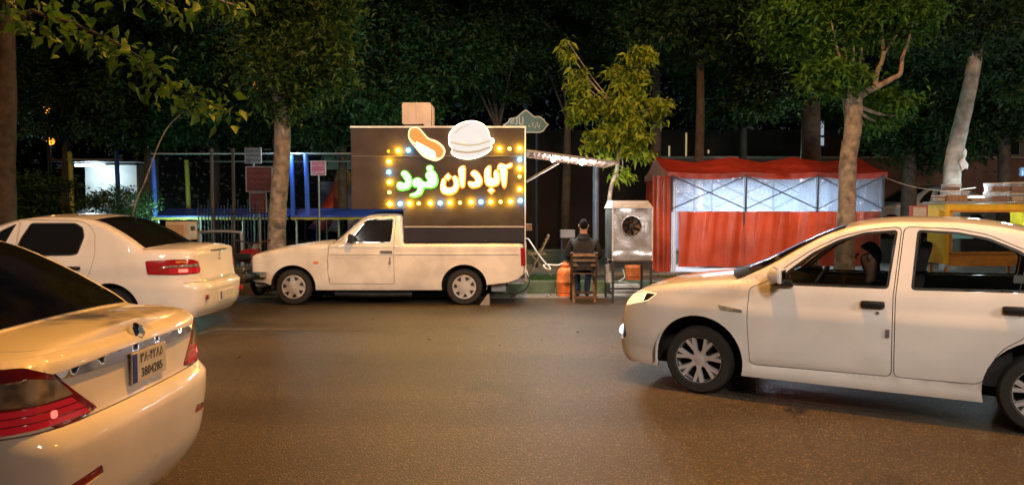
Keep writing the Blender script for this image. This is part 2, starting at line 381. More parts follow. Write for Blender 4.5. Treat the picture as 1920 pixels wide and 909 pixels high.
# ---------------------------------------------------------------- assumed sodium street lamps outside the picture, plus added white fill lamps
lampm = mat('lamp_pole_grey', (.25,.26,.26), .5, .6)
def street_lamp(label, base, head, colr, power, size=.22, spot=172, aim=None, blend=.35):
    t = thing('street_lamp', label, 'street lamp', base, 0, 'street lamps')
    hx, hy, hz = head[0]-base[0], head[1]-base[1], head[2]-base[2]
    pth = smooth_path([(0,0,0),(0,0,hz*.5),(0,0,hz-.9),(hx*.15,hy*.15,hz-.25),(hx*.5,hy*.5,hz+.02),(hx,hy,hz+.10)],5)
    MB().tube(pth, list(np.linspace(.09,.035,len(pth))), 10).build('pole', lampm, t, smooth=True)
    MB().lathe([(0,.16),(.10,.15),(.20,.08),(.24,.0),(.21,-.01)], Matrix.Translation((hx,hy,hz)), 18).build('lamp_head', lampm, t, smooth=True)
    MB().lathe([(.20,-.012),(.15,-.05),(0,-.07)], Matrix.Translation((hx,hy,hz)), 18).build('lens', mat_emit('lamp_lens', colr, 8), t, smooth=True)
    l = bpy.data.lights.new('street_light','SPOT'); l.energy = power; l.color = colr; l.shadow_soft_size = size; l.spot_size = R(spot); l.spot_blend = blend
    o = bpy.data.objects.new('street_light', l); COL.objects.link(o); o.parent = t; o.location = (hx,hy,hz-.12)
    if aim is not None: o.rotation_euler = (Vector(aim)-Vector((head[0],head[1],head[2]-.12))).to_track_quat('-Z','Y').to_euler()
    return t
street_lamp('assumed tall sodium street lamp arching over the road from the near pavement', (-2.6,-1.2,.13), (1.0,6.2,9.0), SODIUM, SODIUM_W)
street_lamp('assumed sodium street lamp farther right along the near pavement', (19,-1.2,.13), (20.5,4.6,8.6), SODIUM, SODIUM_W*.8)
street_lamp('assumed sodium street lamp farther left along the near pavement', (-24,-1.2,.13), (-22.5,4.6,8.6), SODIUM, SODIUM_W*.8)
for lab_, x_ in (('added shorter white fill lamp on the pavement behind the viewer', 2.4), ('added white fill lamp on the near pavement to the right', 10.5), ('added white fill lamp on the near pavement to the left', -6.5)):
    street_lamp(lab_, (x_+.2,-5.0,.13), (x_,-2.6,6.4), (1,.80,.67) if x_ > 5 else (1,.86,.75), LED_W*(1.9 if x_ > 5 else 1.0), .6, 104 if x_ > 5 else 54, (x_*.55,11.6,.3), .85)  # added soft fill, standing in for light from shop fronts

# ---------------------------------------------------------------- red tent with a clear plastic front
TY, TYB, TX0, TX1 = 15.95, 18.6, 3.32, 7.96
tent = thing('market_tent', 'red folding tent with clear plastic front lit from inside', 'tent', (0,0,0))
redt = mat_sheet('red_tarpaulin', (.44,.064,.022), 0, .12, .06, .35, .9, 3.0, tcol=(.6,.05,.015), stretch=(1.8,1,.3), var=.5)
redr = mat_sheet('red_roof_cloth', (.30,.028,.014), 0, .20, .03, .4, .3, 4.0, tcol=(.7,.05,.015), var=.5)
clear = mat_sheet('clear_vinyl', (.40,.53,.76), .60, .5, .16, .12, .9, 7.0, tcol=(.55,.72,.95), stretch=(1,1,.6))
polem = mat('tent_pole', (.035,.038,.045), .5, .3)
ex, ez, pz = [3.32, 5.36, 7.02, 7.96], 2.26, 2.78
ex = [X(1258,TY), X(1396,TY), X(1530,TY), X(1652,TY)]
ZE = .2
for x in ex:
    for y in (TY+.04, TYB-.04): MB().bar((x,y,ZE),(x,y,ez),.032).build('tent_leg', polem, tent)
for x in ex: MB().bar((x,TY-.075,Z(397,TY)),(x,TY-.075,ez),.034).build('tent_frame', polem, tent)
for y in (TY-.075, TYB-.05):
    for i in range(3):
        x0, x1 = ex[i], ex[i+1]; xm = (x0+x1)/2
        for a, c in (((x0,ez-.02),(x1,ez-.72)),((x0,ez-.72),(x1,ez-.02))): MB().bar((a[0],y,a[1]),(c[0],y,c[1]),.022).build('tent_brace', polem, tent)
pk = [X(1372,16.9), X(1486,16.9), X(1600,16.9)]
peaks = [((ex[i]+ex[i+1])/2, 2.72-.05*(i==2)) for i in range(3)]
n_ = 60
def roofz(x):
    for i in range(3):
        if x <= ex[i+1]+1e-6:
            t = (x-ex[i])/(ex[i+1]-ex[i]); return (1-abs(2*t-1))**1.0, i
    return 0, 2
ym = (TY+TYB)/2
def roof_pt(u, v):
    x = ex[0]-.09+(ex[3]-ex[0]+.18)*u; t, i = roofz(min(max(x,ex[0]),ex[3]))
    k_ = 1-abs(math.cos(PI*(x-ex[0])/((ex[3]-ex[0])/3)))**1.0; pw_ = [ex[0]-.1,X(1372,17.2),X(1487,17.2),X(1610,17.2),ex[3]+.6]; j_ = max(0,min(3,sum(x > p for p in pw_)-1)); tt = (x-pw_[j_])/(pw_[j_+1]-pw_[j_]); ridge = 2.60 + .13*abs(2*min(1,max(0,tt))-1); eave = ez+.06 - .035*math.sin(PI*min(1,max(0,(x-ex[i])/(ex[i+1]-ex[i]))))
    w_ = 1-abs(2*v-1); y = TY-.06+(TYB-TY+.12)*v
    z = eave+(ridge-eave)*w_ - .05*math.sin(PI*min(1,w_*1.0))*(1-t)
    return (x, y, z)
MB().grid(n_, 17, roof_pt).build('tent_roof', redr, tent, smooth=True)
# scalloped valance along front and back, gable ends
for y, sg in ((TY-.065,-1),(TYB+.065,1)):
    def val(u, v):
        p = roof_pt(u, 0 if sg < 0 else 1); dz = .02+.10*(1-abs(math.sin(PI*(p[0]-ex[0])/((ex[1]-ex[0])))))**1.5*0+.075+.025*math.sin(PI*((p[0]-ex[0])/(ex[1]-ex[0]) % 1))
        return (p[0], y+.012*math.sin(p[0]*17)*v*sg, p[2]-dz*v)
    MB().grid(n_, 5, val).build('tent_valance', redr, tent, smooth=True)
for xx, u in ((ex[0]-.09,0.0),(ex[3]+.09,1.0)):
    MB().grid(2, 17, lambda a, v: (xx+(a-.5)*.004, roof_pt(u,v)[1], (roof_pt(u,v)[2]-.001) if a > .5 else ez-.06)).build('tent_gable', mat_sheet('faded_pink_cloth', (.42,.22,.17), 0, .3, .03), tent, smooth=True)
# front: clear upper wall, red lower curtain with folds
zc = Z(397,TY)
def wav(x, z, a=.03): return a*(math.sin(5.1*x+1)+.6*math.sin(11.3*x+2*z)+.35*math.sin(23*x+z*3))
MB().grid(70, 14, lambda u,v: (ex[0]+.05+(ex[3]-ex[0]-.06)*u, TY-.035+.3*wav(ex[0]+4.6*u, v*2,.022), zc+(ez+.01-zc)*v)).build('clear_wall', clear, tent, smooth=True)
xl = X(1272,TY); zlo = Z(500,TY)
MB().grid(110, 12, lambda u,v: (xl+(ex[3]-xl-.06)*u, TY-.045+wav(xl+4.5*u, v, .050*(1.2-v*.6)), zc+.01-(zc-zlo+.012*math.sin(u*31))*v)).build('red_curtain', redt, tent, smooth=True)
# left end: gathered red curtain tied back plus a pale strip
ca, cb_ = at(1211,318,TYB-1.2), at(1250,318,TY)
MB().grid(44, 14, lambda u,v: (ex[0]-.06-.10*(1-u)*v+.05*math.sin(u*8)*(.4+.6*v), TY+.02+(TYB-TY-.1)*(1-u), ez-.02-(ez-.22-.10*u)*v)).build('side_curtain', redt, tent, smooth=True)
MB().grid(30, 14, lambda u,v: (ex[0]-.40+.40*u+.02*math.sin(u*18), TY-.02-.02*math.cos(u*20)-.05*v, ez-.02-(ez-.26+.12*u)*v)).build('folded_curtain', redt, tent, smooth=True)
MB().grid(12, 14, lambda u,v: (ex[0]+.005+.10*u, TY-.06-.01*math.sin(u*12), ez-.15-(ez-.36)*v)).build('pale_strip', mat_sheet('white_vinyl', (.62,.62,.66), .05, .4, .1), tent, smooth=True)
MB().grid(20, 6, lambda u,v: (ex[0]+(ex[3]-ex[0])*u, TYB+.01, ez-(ez-.25)*v)).build('back_wall', mat_sheet('pale_back_wall', (.30,.36,.45), 0, .3, .05), tent)
for i, x in enumerate((4.5, 6.3)):
    t = thing('tube_light', ('white tube light under the tent roof, left one' if i == 0 else 'white tube light under the tent roof, right one'), 'tube light', (x, 16.9, 2.28), 0, 'tube lights in the tent')
    MB().tube([(-.5,0,0),(.5,0,0)], .018, 10).build('tube', mat_emit('tube_glow', (.80,.92,1), 14), t); MB().box((0,0,.035),(1.08,.05,.03)).build('fitting', M_['plate'], t)
    l = bpy.data.lights.new('tent_light','AREA'); l.shape = 'RECTANGLE'; l.size = 1.0; l.size_y = .06; l.energy = 165; l.color = (.72,.87,1)
    o = bpy.data.objects.new('tent_light', l); COL.objects.link(o); o.parent = t; o.location = (0,0,-.03)
tb = thing('trestle_table', 'pale folding table standing inside the lit tent', 'table', (5.2,17.2,.2))
MB().box((0,0,.74),(1.8,.7,.03)).build('table_top', M_['plate'], tb, bevel=.005)
for sx in (-.8,.8):
    for sy in (-.28,.28): MB().bar((sx,sy,0),(sx,sy,.73),.03).build('leg', M_['steel'], tb)
tag(MB().tube(smooth_path([(ex[3],TY,ez-.03),(8.4,15.8,2.02),(9.0,15.6,1.92),(9.6,15.5,1.98)],6), .006, 5).build('guy_rope', mat('rope', (.5,.48,.42), .8)), 'thin rope strung from the tent corner to the stall', 'rope')

# ---------------------------------------------------------------- yellow food stall at the right
SY = 14.75
x0, x1, zt_ = X(1774,SY), X(1935,SY), Z(381,SY)
stall = thing('food_stall', 'yellow glass-fronted food stall with a grey counter top', 'food stall', (x0, SY, .2))
ym_ = mat('yellow_panel', (.78,.56,.03), .45, var=.15, vscale=5); om_ = mat('orange_brown_frame', (.55,.27,.04), .5, var=.2); gm = mat('grey_counter', (.30,.31,.30), .4, .3)
SW, SD, SH = x1-x0, .62, zt_-.2
MB().box((.03,.0,SH/2+.12),(.07,.03,SH-.26)).build('front_panel', ym_, stall, bevel=.004)
MB().box((.0,SD/2,SH/2+.12),(.03,SD,SH-.26)).build('side_panel', ym_, stall, bevel=.004)
MB().box((SW,SD/2,SH/2+.12),(.03,SD,SH-.26)).build('side_panel', ym_, stall, bevel=.004)
MB().box((SW/2+.03,.0,SH-.075),(SW-.08,.03,.13)).build('top_rail', ym_, stall, bevel=.004)
MB().box((SW/2-.02,SD/2,SH+.012),(SW+.16,SD+.10,.035)).build('counter_top', gm, stall, bevel=.005)
fx0 = .08
for a, c in (((fx0,SH-.155),(SW-.02,SH-.155)),((fx0,SH-.50),(SW-.02,SH-.50)),((fx0+.02,SH-.98),(SW-.02,SH-.98))): MB().bar((a[0],-.004,a[1]),(c[0],-.004,c[1]),.045,.05,up=(0,1,0)).build('window_frame', om_, stall)
for xx in (fx0+.01, SW-.03): MB().bar((xx,-.004,SH-.155),(xx,-.004,SH-.98),.055,.05,up=(0,1,0)).build('window_frame', om_, stall)
MB().box((SW/2+.03,.0,SH-.33),(SW-.14,.006,.33)).build('glass_pane', M_['glass'], stall)
MB().box((SW/2+.03,.0,SH-.74),(SW-.14,.006,.44)).build('glass_pane', M_['glass'], stall)
MB().box((SW/2,SD/2,SH-.52),(SW-.06,SD-.06,.02)).build('shelf', M_['plate'], stall)
MB().box((SW/2,SD/2,SH-1.0),(SW-.06,SD-.06,.03)).build('shelf', om_, stall)
MB().box((SW/2+.03,.01,(SH-1.0)/2+.10),(SW-.08,.02,SH-1.22)).build('lower_front', om_, stall)
MB().box((.40,.14,SH-.60),(.46,.04,.20)).build('lit_shelf_edge', mat_emit('cool_strip', (.60,1,.95), 1.3), stall)
for sx in (.05, SW-.05):
    for sy in (.04, SD-.04): MB().bar((sx,sy,0),(sx,sy,.2),.05).build('leg', om_, stall)
l = bpy.data.lights.new('stall_light','POINT'); l.energy = 70; l.color = (.75,.95,1); l.shadow_soft_size = .05
lo = bpy.data.objects.new('stall_light', l); COL.objects.link(lo); lo.parent = stall; lo.location = (SW*.55,SD/2,SH-.25)
tub = mat_sheet('tub_plastic', (.50,.52,.54), .62, .3, .12, .1, 0); lidm = mat('white_lid', (.75,.76,.77), .35)
foods = [mat('brown_food', (.20,.07,.05), .7, var=.5, vscale=25), mat('amber_food', (.45,.22,.05), .6, var=.4, vscale=25), mat('pale_food', (.55,.5,.36), .7, var=.3, vscale=25)]
tubs = [(1768,1812,358,378,1,'wide tub of amber food, lower one at the left end of the stall top'),(1770,1797,347,357.5,0,'small tub of brown food stacked at the left end of the stall top'),(1850,1886,360,378,0,'tub of dark food in the bottom row on the stall top, right of the lamp'),(1851,1888,342,358.5,0,'wide tub of brown food stacked above the dark one on the stall top'),(1889,1915,362,378,2,'tub of pale food at the right end of the stall top'),(1889,1917,341,361,0,'tall tub of brown food topmost at the right end of the stall'),
        (1815,1848,366,378,2,'shallow white tub beside the bright lamp on the stall top'),(1752,1768,366,378,2,'small pale tub on the far left corner of the stall top')]
for a, c, t0, b0, fi, lab in tubs:
    Yt = SY+.14; p0, p1 = at(a,b0,Yt), at(c,t0,Yt); wd, hg = p1.x-p0.x, p1.z-p0.z
    zb_ = zt_+.0315 if b0 >= 377 else zt_+.0315+(Z(t0,Yt)-Z(t0,Yt))+{347:.218,342:.196,341:.176}.get(t0, .2)
    t = thing('food_tub', lab, 'food tub', ((p0.x+p1.x)/2, Yt, zb_), random.uniform(-.06,.06), 'food tubs on the stall')
    hg = max(.11, hg-.02)
    MB().box((0,0,hg/2),(wd*.92,.24,hg),taper=1.06).build('tub', tub, t, bevel=.012); MB().box((0,0,hg*.36),(wd*.86,.22,hg*.66)).build('contents', foods[fi], t, bevel=.02)
    MB().box((0,0,hg+.008),(wd,.26,.016)).build('lid', lidm, t, bevel=.005)
lp = thing('lantern', 'bright white lamp lying among the tubs on the stall top', 'lamp', (X(1832,SY+.45), SY+.42, zt_+.0305))
MB().box((0,0,.06),(.50,.10,.10)).build('lamp_box', mat_emit('white_lamp_box', (.9,.97,1), 9), lp, bevel=.02); MB().box((0,0,.006),(.4,.12,.010)).build('lamp_base', M_['steel'], lp)
l = bpy.data.lights.new('stall_top_light','POINT'); l.energy = 30; l.color = (.80,.93,1); l.shadow_soft_size = .12
lo = bpy.data.objects.new('stall_top_light', l); COL.objects.link(lo); lo.parent = lp; lo.location = (0,0,.25)
nb = thing('notice_board', 'small pink notice board with white paper left of the yellow stall', 'notice', (X(1722,15.1), 15.1, .2))
MB().bar((0,.03,0),(0,.03,1.3),.03).build('post', M_['steel'], nb); MB().box((0,0,Z(397,15.1)-.2),(.36,.02,.24)).build('board', mat('pink_board', (.42,.12,.13), .6), nb); MB().box((.02,-.013,Z(397,15.1)-.2),(.26,.004,.18)).build('paper', M_['plate'], nb)

# dry leaves and grit blown against the kerb
r = np.random.default_rng(9); P = np.stack([r.uniform(-9,9,260), 13.5-np.abs(r.normal(0,.28,260)), np.full(260,.016)],1)
P2 = np.stack([r.uniform(-6,7,50), r.uniform(6,13,50), np.full(50,.006)],1)
tag(link('fallen_leaves', leaf_mesh('fallen_leaves', np.concatenate([P,P2]), .05, 0, .6, 5, .05), mat('dry_leaf', (.14,.09,.04), .8, var=.5)), 'dry fallen leaves scattered along the gutter', 'fallen leaves', kind='stuff')
# ---------------------------------------------------------------- car builder: panels cut from one smooth hull
def pchip(pts):
    """smooth monotone interpolation through (x, y) points"""
    x = np.array([p[0] for p in pts], float); y = np.array([p[1] for p in pts], float)
    h = np.diff(x); d = np.diff(y)/h; m = np.zeros_like(y); m[0], m[-1] = d[0], d[-1]
    for i in range(1, len(x)-1):
        if d[i-1]*d[i] > 0:
            w1, w2 = 2*h[i]+h[i-1], h[i]+2*h[i-1]; m[i] = (w1+w2)/(w1/d[i-1]+w2/d[i])
    def f(q):
        q = np.clip(np.asarray(q, float), x[0], x[-1]); i = np.clip(np.searchsorted(x, q)-1, 0, len(x)-2)
        t = (q-x[i])/h[i]
        return (2*t**3-3*t**2+1)*y[i] + (t**3-2*t**2+t)*h[i]*m[i] + (-2*t**3+3*t**2)*y[i+1] + (t**3-t**2)*h[i]*m[i+1]
    return f
def in_poly(P, poly):
    x, y = P[:,0], P[:,1]; r = np.zeros(len(P), bool); n = len(poly)
    for i in range(n):
        x1, y1 = poly[i]; x2, y2 = poly[(i+1) % n]
        if y1 == y2: continue
        c = (y1 > y) != (y2 > y); r ^= c & (x < (x2-x1)*(y-y1)/(y2-y1)+x1)
    return r
def densify(poly, g):
    out = []; n = len(poly)
    for i in range(n):
        a, b = np.array(poly[i]), np.array(poly[(i+1) % n]); k = max(1, int(np.hypot(*(b-a))/g))
        for j in range(k): out.append(tuple(a+(b-a)*j/k))
    return out

class Hull:
    def __init__(s, contour, side, front, rear, ztop, zg, tum=.28, rs=.05, rg=.05, crown=.03, crown_roof=.035, bow=.12):
        P = smooth_path([(a, b, 0) for a, b in contour], 14)
        x = np.array([p.x for p in P]); y = np.array([-abs(p.y) for p in P]); ds = np.hypot(np.diff(x), np.diff(y))
        s.s = np.concatenate([[0], np.cumsum(ds)]); s.x, s.y = x, y; s.smax = s.s[-1]
        tx, ty = np.gradient(x, s.s), np.gradient(y, s.s); L = np.hypot(tx, ty); s.nx, s.ny = ty/L, -tx/L; s.nx[0], s.ny[0], s.nx[-1], s.ny[-1] = -1, 0, 1, 0; s.y[0] = s.y[-1] = 0
        s.ps, s.pf, s.pr, s.ztop, s.zgf = pchip(side), pchip(front), pchip(rear), pchip(ztop), pchip(zg)
        s.xa, s.xc = zg[0][0], zg[-1][0]; s.tum, s.rs, s.rg, s.crown, s.croof, s.bow = tum, rs, rg, crown, crown_roof, bow
        s.zgpts = zg
    def S(s, x): return np.interp(x, s.x, s.s)
    def Sy(s, y):            # arc position on the rear face at lateral distance y from the middle
        k = len(s.y)//2; return np.interp(abs(y), (-s.y[k:])[::-1], s.s[k:][::-1])
    def Sfy(s, y):
        k = len(s.y)//2; return np.interp(abs(y), -s.y[:k], s.s[:k])
    def zg(s, x): return np.where((x > s.xa) & (x < s.xc), np.maximum(s.zgf(x), s.ztop(x)), s.ztop(x))
    def top(s, q): x = np.interp(q, s.s, s.x); return s.zg(x)
    def map(s, q, z, off=0.0):
        q = np.asarray(q, float); z = np.asarray(z, float)
        x, y = np.interp(q, s.s, s.x), np.interp(q, s.s, s.y)
        nx, ny = np.interp(q, s.s, s.nx), np.interp(q, s.s, s.ny); L = np.hypot(nx, ny); nx, ny = nx/L, ny/L
        zt, zg = s.ztop(x), s.zg(x); zl = np.minimum(z, zt)
        wx = nx*nx
        o = s.ps(zl)*(1-wx) + np.where(nx < 0, s.pf(zl), s.pr(zl))*wx
        gw = np.clip(1-(zg-zt)/.12, 0, 1)
        d = np.clip((zl-(zt-s.rs))/s.rs, 0, 1); o = o - gw*s.rs*(1-np.sqrt(1-d*d))
        up = np.maximum(z-zt, 0); o = o - s.tum*up
        rg = np.clip(np.minimum(s.rg, (zg-zt)*.5), 1e-4, None); d = np.clip((z-(zg-rg))/rg, 0, 1)*(zg-zt > .01)
        o = o - rg*(1-np.sqrt(1-d*d))*(1-gw)
        o = o + off
        return np.stack([x+nx*o, y+ny*o, z], 1)
    def edge(s, q): return s.map(q, s.top(q))
    def outline_top(s, s0, s1, g=.04):
        q = np.linspace(s0, s1, max(2, int((s1-s0)/g))); return list(zip(q, s.top(q)-1e-4))

def panel(H, outer, name, m, parent, holes=(), g=.045, off=0.0, flange=.022, side='near', rows=(), smooth=True):
    """cut the outline (arc position, height) from hull H; side: near, far or both (one mesh over the middle)"""
    polys = [densify(outer, g)] + [densify(h, g) for h in holes]
    C = []; E = []
    for p in polys:
        k = len(C); C += p; E += [(k+i, k+(i+1) % len(p)) for i in range(len(p))]
    A = np.array(polys[0]); x0, y0 = A.min(0); x1, y1 = A.max(0)
    gx, gy = np.meshgrid(np.arange(x0+g/2, x1, g), np.arange(y0+g/2, y1, g)); G = np.stack([gx.ravel(), gy.ravel()], 1)
    extra = []
    for q0, q1, fz in rows:
        q = np.arange(q0, q1, g); extra.append(np.stack([q, fz(q)], 1))
    if extra: G = np.concatenate([G]+extra)
    keep = in_poly(G, polys[0])
    for h in polys[1:]: keep &= ~in_poly(G, h)
    G = G[keep]; CA = np.array(C)
    if len(G):
        dm = np.full(len(G), 9.0)
        for c0 in range(0, len(CA), 200):
            D = G[:,None,:]-CA[None,c0:c0+200,:]; dm = np.minimum(dm, np.sqrt((D*D).sum(2)).min(1))
        G = G[dm > g*.28]
    V = [Vector((float(a), float(b))) for a, b in C] + [Vector((float(a), float(b))) for a, b in G]
    r = geometry.delaunay_2d_cdt(V, E, [], 0, 1e-5)
    P = np.array([tuple(v) for v in r[0]]); T = np.array(r[2])
    cen = P[T].mean(1); k = in_poly(cen, polys[0])
    for h in polys[1:]: k &= ~in_poly(cen, h)
    T = T[k]
    used, inv = np.unique(T.ravel(), return_inverse=True); P = P[used]; T = inv.reshape(-1, 3)
    Q = H.map(P[:,0], P[:,1], off)
    n0 = len(Q); verts = [tuple(q) for q in Q]; faces = [tuple(int(i) for i in t) for t in T]
    if flange:
        cnt = {}
        for t in faces:
            for a, b in ((t[0],t[1]),(t[1],t[2]),(t[2],t[0])):
                cnt[(min(a,b),max(a,b))] = cnt.get((min(a,b),max(a,b)), 0)+1
        Bd = [e for e, c in cnt.items() if c == 1 and not (side == 'both' and (min(P[e[0],0], P[e[1],0]) > H.smax-1e-3 or max(P[e[0],0], P[e[1],0]) < 1e-3))]
        ids = sorted({i for e in Bd for i in e}); ix = {i: j for j, i in enumerate(ids)}
        I = H.map(P[ids,0], P[ids,1], off-flange) if ids else []
        k1 = len(verts); verts += [tuple(Q[i]) for i in ids]; k2 = len(verts); verts += [tuple(p) for p in I]
        faces += [(k1+ix[a], k1+ix[b], k2+ix[b], k2+ix[a]) for a, b in Bd]
    mir = [(v[0], -v[1], v[2]) for v in verts]
    if side == 'far': verts = mir
    elif side == 'both':
        k = len(verts); faces += [tuple(reversed([i+k for i in f])) for f in faces]; verts = verts+mir
    me = bpy.data.meshes.new(name); me.from_pydata(verts, [], faces)
    bm = bmesh.new(); bm.from_mesh(me)
    if side == 'both':
        mid = [v for v in bm.verts if abs(v.co.y) < 2e-3]; bmesh.ops.remove_doubles(bm, verts=mid, dist=3e-3)
    bmesh.ops.recalc_face_normals(bm, faces=bm.faces); bm.to_mesh(me); bm.free()
    return link(name, me, m, parent, smooth)

def both(H, outer, name, m, parent, **k):
    return [panel(H, outer, name, m, parent, side='near', **k), panel(H, outer, name, m, parent, side='far', **k)]

def deck(H, q0, q1, name, m, parent, split=.9, ns=22, nt=18, lift=0.0, end_bow=0.0):
    """hood or boot lid: strip across the car between the two edges; plus two fender tops as one mesh each"""
    qs = np.linspace(q0, q1, ns); E = H.edge(qs)
    def P(i, t): x, y, z = E[i]; return (x, abs(y)*t, z + H.crown*(1-t*t)*min(1.0, abs(y)/.25) + lift)
    b = MB(); b.grid(ns, nt, lambda u, v: P(round(u*(ns-1)), -split+2*split*v))
    k = len(b.v)
    # turned-down rim
    for vv in (-split, split):
        b.add([P(i, vv) for i in range(ns)] + [tuple(np.array(P(i, vv))-np.array((0,0,.03))) for i in range(ns)], [(i, i+1, ns+i+1, ns+i) for i in range(ns-1)])
    o = b.build(name, m, parent, smooth=True)
    for sg in (-1, 1):
        b = MB(); b.grid(ns, 4, lambda u, v: P(round(u*(ns-1)), sg*(split+.006+(1-split-.006)*v)))
        b.build('fender_top', m, parent, smooth=True)
    return o
def glass_top(H, x0, x1, name, m, parent, ns=14, nt=16, tmax=1.0, lift=0.0, bowsign=-1, bow0=1.0, bow1=0.0):
    xs = np.linspace(x0, x1, ns); q = H.S(xs); E = H.map(q, H.zg(xs))
    b = MB()
    def P(u, v):
        i = round(u*(ns-1)); t = (2*v-1)*tmax; x, y, z = E[i]; bw = (bow0+(bow1-bow0)*u)*H.bow*bowsign
        return (x + bw*(1-t*t), abs(y)*t, z + H.croof*(1-t*t)*(1 if x0 else 1) + lift)
    b.grid(ns, nt, P); return b.build(name, m, parent, smooth=True)

def wheel(parent, x, y, r, wd, kind, sgn):
    """sgn -1: on the camera side"""
    M = Matrix.Translation((x, y, r)) @ Matrix.Rotation(PI/2*(1 if sgn < 0 else -1), 4, 'X')
    h = wd/2
    t = MB(); t.lathe([(r*.64,-h*.8),(r*.72,-h),(r*.92,-h*.98),(r*.985,-h*.72),(r,-h*.3),(r,h*.3),(r*.985,h*.72),(r*.92,h*.98),(r*.72,h),(r*.64,h*.8)], M, 40, close=True)
    ty = t.build('wheel', M_['rubber'], parent, smooth=True)
    rim = MB()
    if kind == 'alloy':
        rim.lathe([(r*.66,h*.86),(r*.69,h*.9),(r*.70,h*.80),(r*.64,h*.55),(r*.62,-h*.6)], M, 40, caps=False)
        for k in range(14):
            a = 2*PI*(k//2)/7+.2+(.16 if k % 2 else -.16)*1.0; tw = .05 if k % 2 else -.05
            Rk = M @ Matrix.Rotation(a, 4, 'Z')
            V = [Rk @ Vector(p) for p in ((.02,-.014-tw*.4,h*.66),(r*.66,-.013,h*.86),(r*.66,.013,h*.86),(.02,.014-tw*.4,h*.66),(.02,-.02-tw*.4,h*.35),(r*.66,-.022,h*.5),(r*.66,.022,h*.5),(.02,.02-tw*.4,h*.35))]
            rim.add(V, ((0,1,2,3),(7,6,5,4),(0,4,5,1),(1,5,6,2),(2,6,7,3),(3,7,4,0)))
        rim.lathe([(.05,h*.3),(.05,h*.66),(.035,h*.72),(0.0,h*.72)], M, 20)
        o = rim.build('rim', M_['alloy'], ty, smooth=True)
        d = MB(); d.lathe([(.0,h*.05),(r*.62,h*.05)], M, 30); d.build('brake_disc', M_['dark'], ty)
    else:
        # pressed hubcap with dark slots round its edge
        rim.lathe([(r*.64,h*.75),(r*.655,h*.98),(r*.63,h*1.04),(r*.56,h*.98),(r*.3,h*1.08),(r*.12,h*1.12),(0,h*1.12)], M, 40)
        hc_ = rim.build('hubcap', M_['cap'], ty, smooth=True)
        for k in range(7):
            a0 = 2*PI*k/7+.1; V = []
            for rr, da in ((r*.38,.14),(r*.38,.36),(r*.575,.46),(r*.575,0.0)):
                V.append(M @ Vector((rr*math.cos(a0+da), rr*math.sin(a0+da), h*1.055 if rr < r*.5 else h*1.01)))
            q = [v + (M.to_3x3() @ Vector((0,0,.004))) for v in V]
            MB().add(V+q, ((0,1,2,3),(7,6,5,4),(0,4,5,1),(1,5,6,2),(2,6,7,3),(3,7,4,0))).build('hubcap_slot', M_['black'], hc_)
    return ty
def arch(H, x, r, zc, zlow, n=22, sq=1.0):
    a0 = math.asin((zlow-zc)/r) if abs(zlow-zc) < r else -PI/2
    pts = []
    for k in range(n+1):
        a = PI - a0 + (2*a0-PI)*k/n
        pts.append((float(H.S(x+r*math.cos(a)*sq)), zc+r*math.sin(a)))
    lo = zlow-.3
    return [(pts[0][0], lo)] + pts + [(pts[-1][0], lo)]
def liner(H, x, r, zc, parent, W, m=None):
    for sg in (-1, 1):
        b = MB(); n = 16; V = []
        for k in range(n+1):
            a = PI*1.05 - PI*1.1*k/n
            for yy in (W-.035, W-.32): V.append((x+(r+.012)*math.cos(a), sg*yy, zc+(r+.012)*math.sin(a)))
        b.add(V, [(2*k, 2*k+2, 2*k+3, 2*k+1) for k in range(n)])
        b.add([(V[2*k+1][0], V[2*k+1][1], V[2*k+1][2]) for k in range(n+1)], [tuple(range(n+1))])
        b.build('wheel_well', m or M_['dark'], parent)
def xs_(H, pts): return [(float(H.S(x)), z) for x, z in pts]
def window(H, pts, parent, glass, r=.03, trim=.016, door=True):
    """rubber trim and a pane just behind it; returns the opening to cut"""
    o = rounded(xs_(H, pts), r)
    for sd in ('near', 'far'):
        t = panel(H, o, 'window_trim', M_['black'], parent[sd], holes=[inset(o, trim)], off=-.004, flange=.02, side=sd, g=.04)
        panel(H, inset(o, trim-.006), 'window', glass, parent[sd], off=-.014, flange=0, side=sd, g=.06)
    return inset(o, -.002)
def door_handle(H, x, z, parent, m, w=.16, h=.045, sd='near'):
    q = float(H.S(x)); P = H.map([q], [z], 0)[0]; sg = 1 if sd == 'near' else -1
    b = MB(); b.box((P[0], sg*(P[1]-.012), P[2]), (w, .035, h)); return b.build('door_handle', m, parent, bevel=.0165, smooth=True)
def number_plate(parent, c, wd, ht, nrm, lines, blue=True, name='number_plate'):
    """flat plate facing +x (rear of a car) centred at c"""
    b = MB(); b.box(c, (.008, wd, ht)); p = b.build(name, M_['plate'], parent, bevel=.003)
    RX = Matrix(((0,0,1,0),(1,0,0,0),(0,1,0,0),(0,0,0,1)))          # text x -> +y, text y -> +z, faces +x
    if blue:
        s = MB(); s.box((c[0]+.005, c[1]-wd/2+.022, c[2]), (.004, .036, ht-.012)); s.build('plate_strip', M_['plate_blue'], p)
    for t, dz, sz, ww in lines:
        text('plate_number', t, sz, M_['ink'], Matrix.Translation((c[0]+.006, c[1]+.018, c[2]+dz)) @ RX, p, ext=.0006, width=ww)
    return p

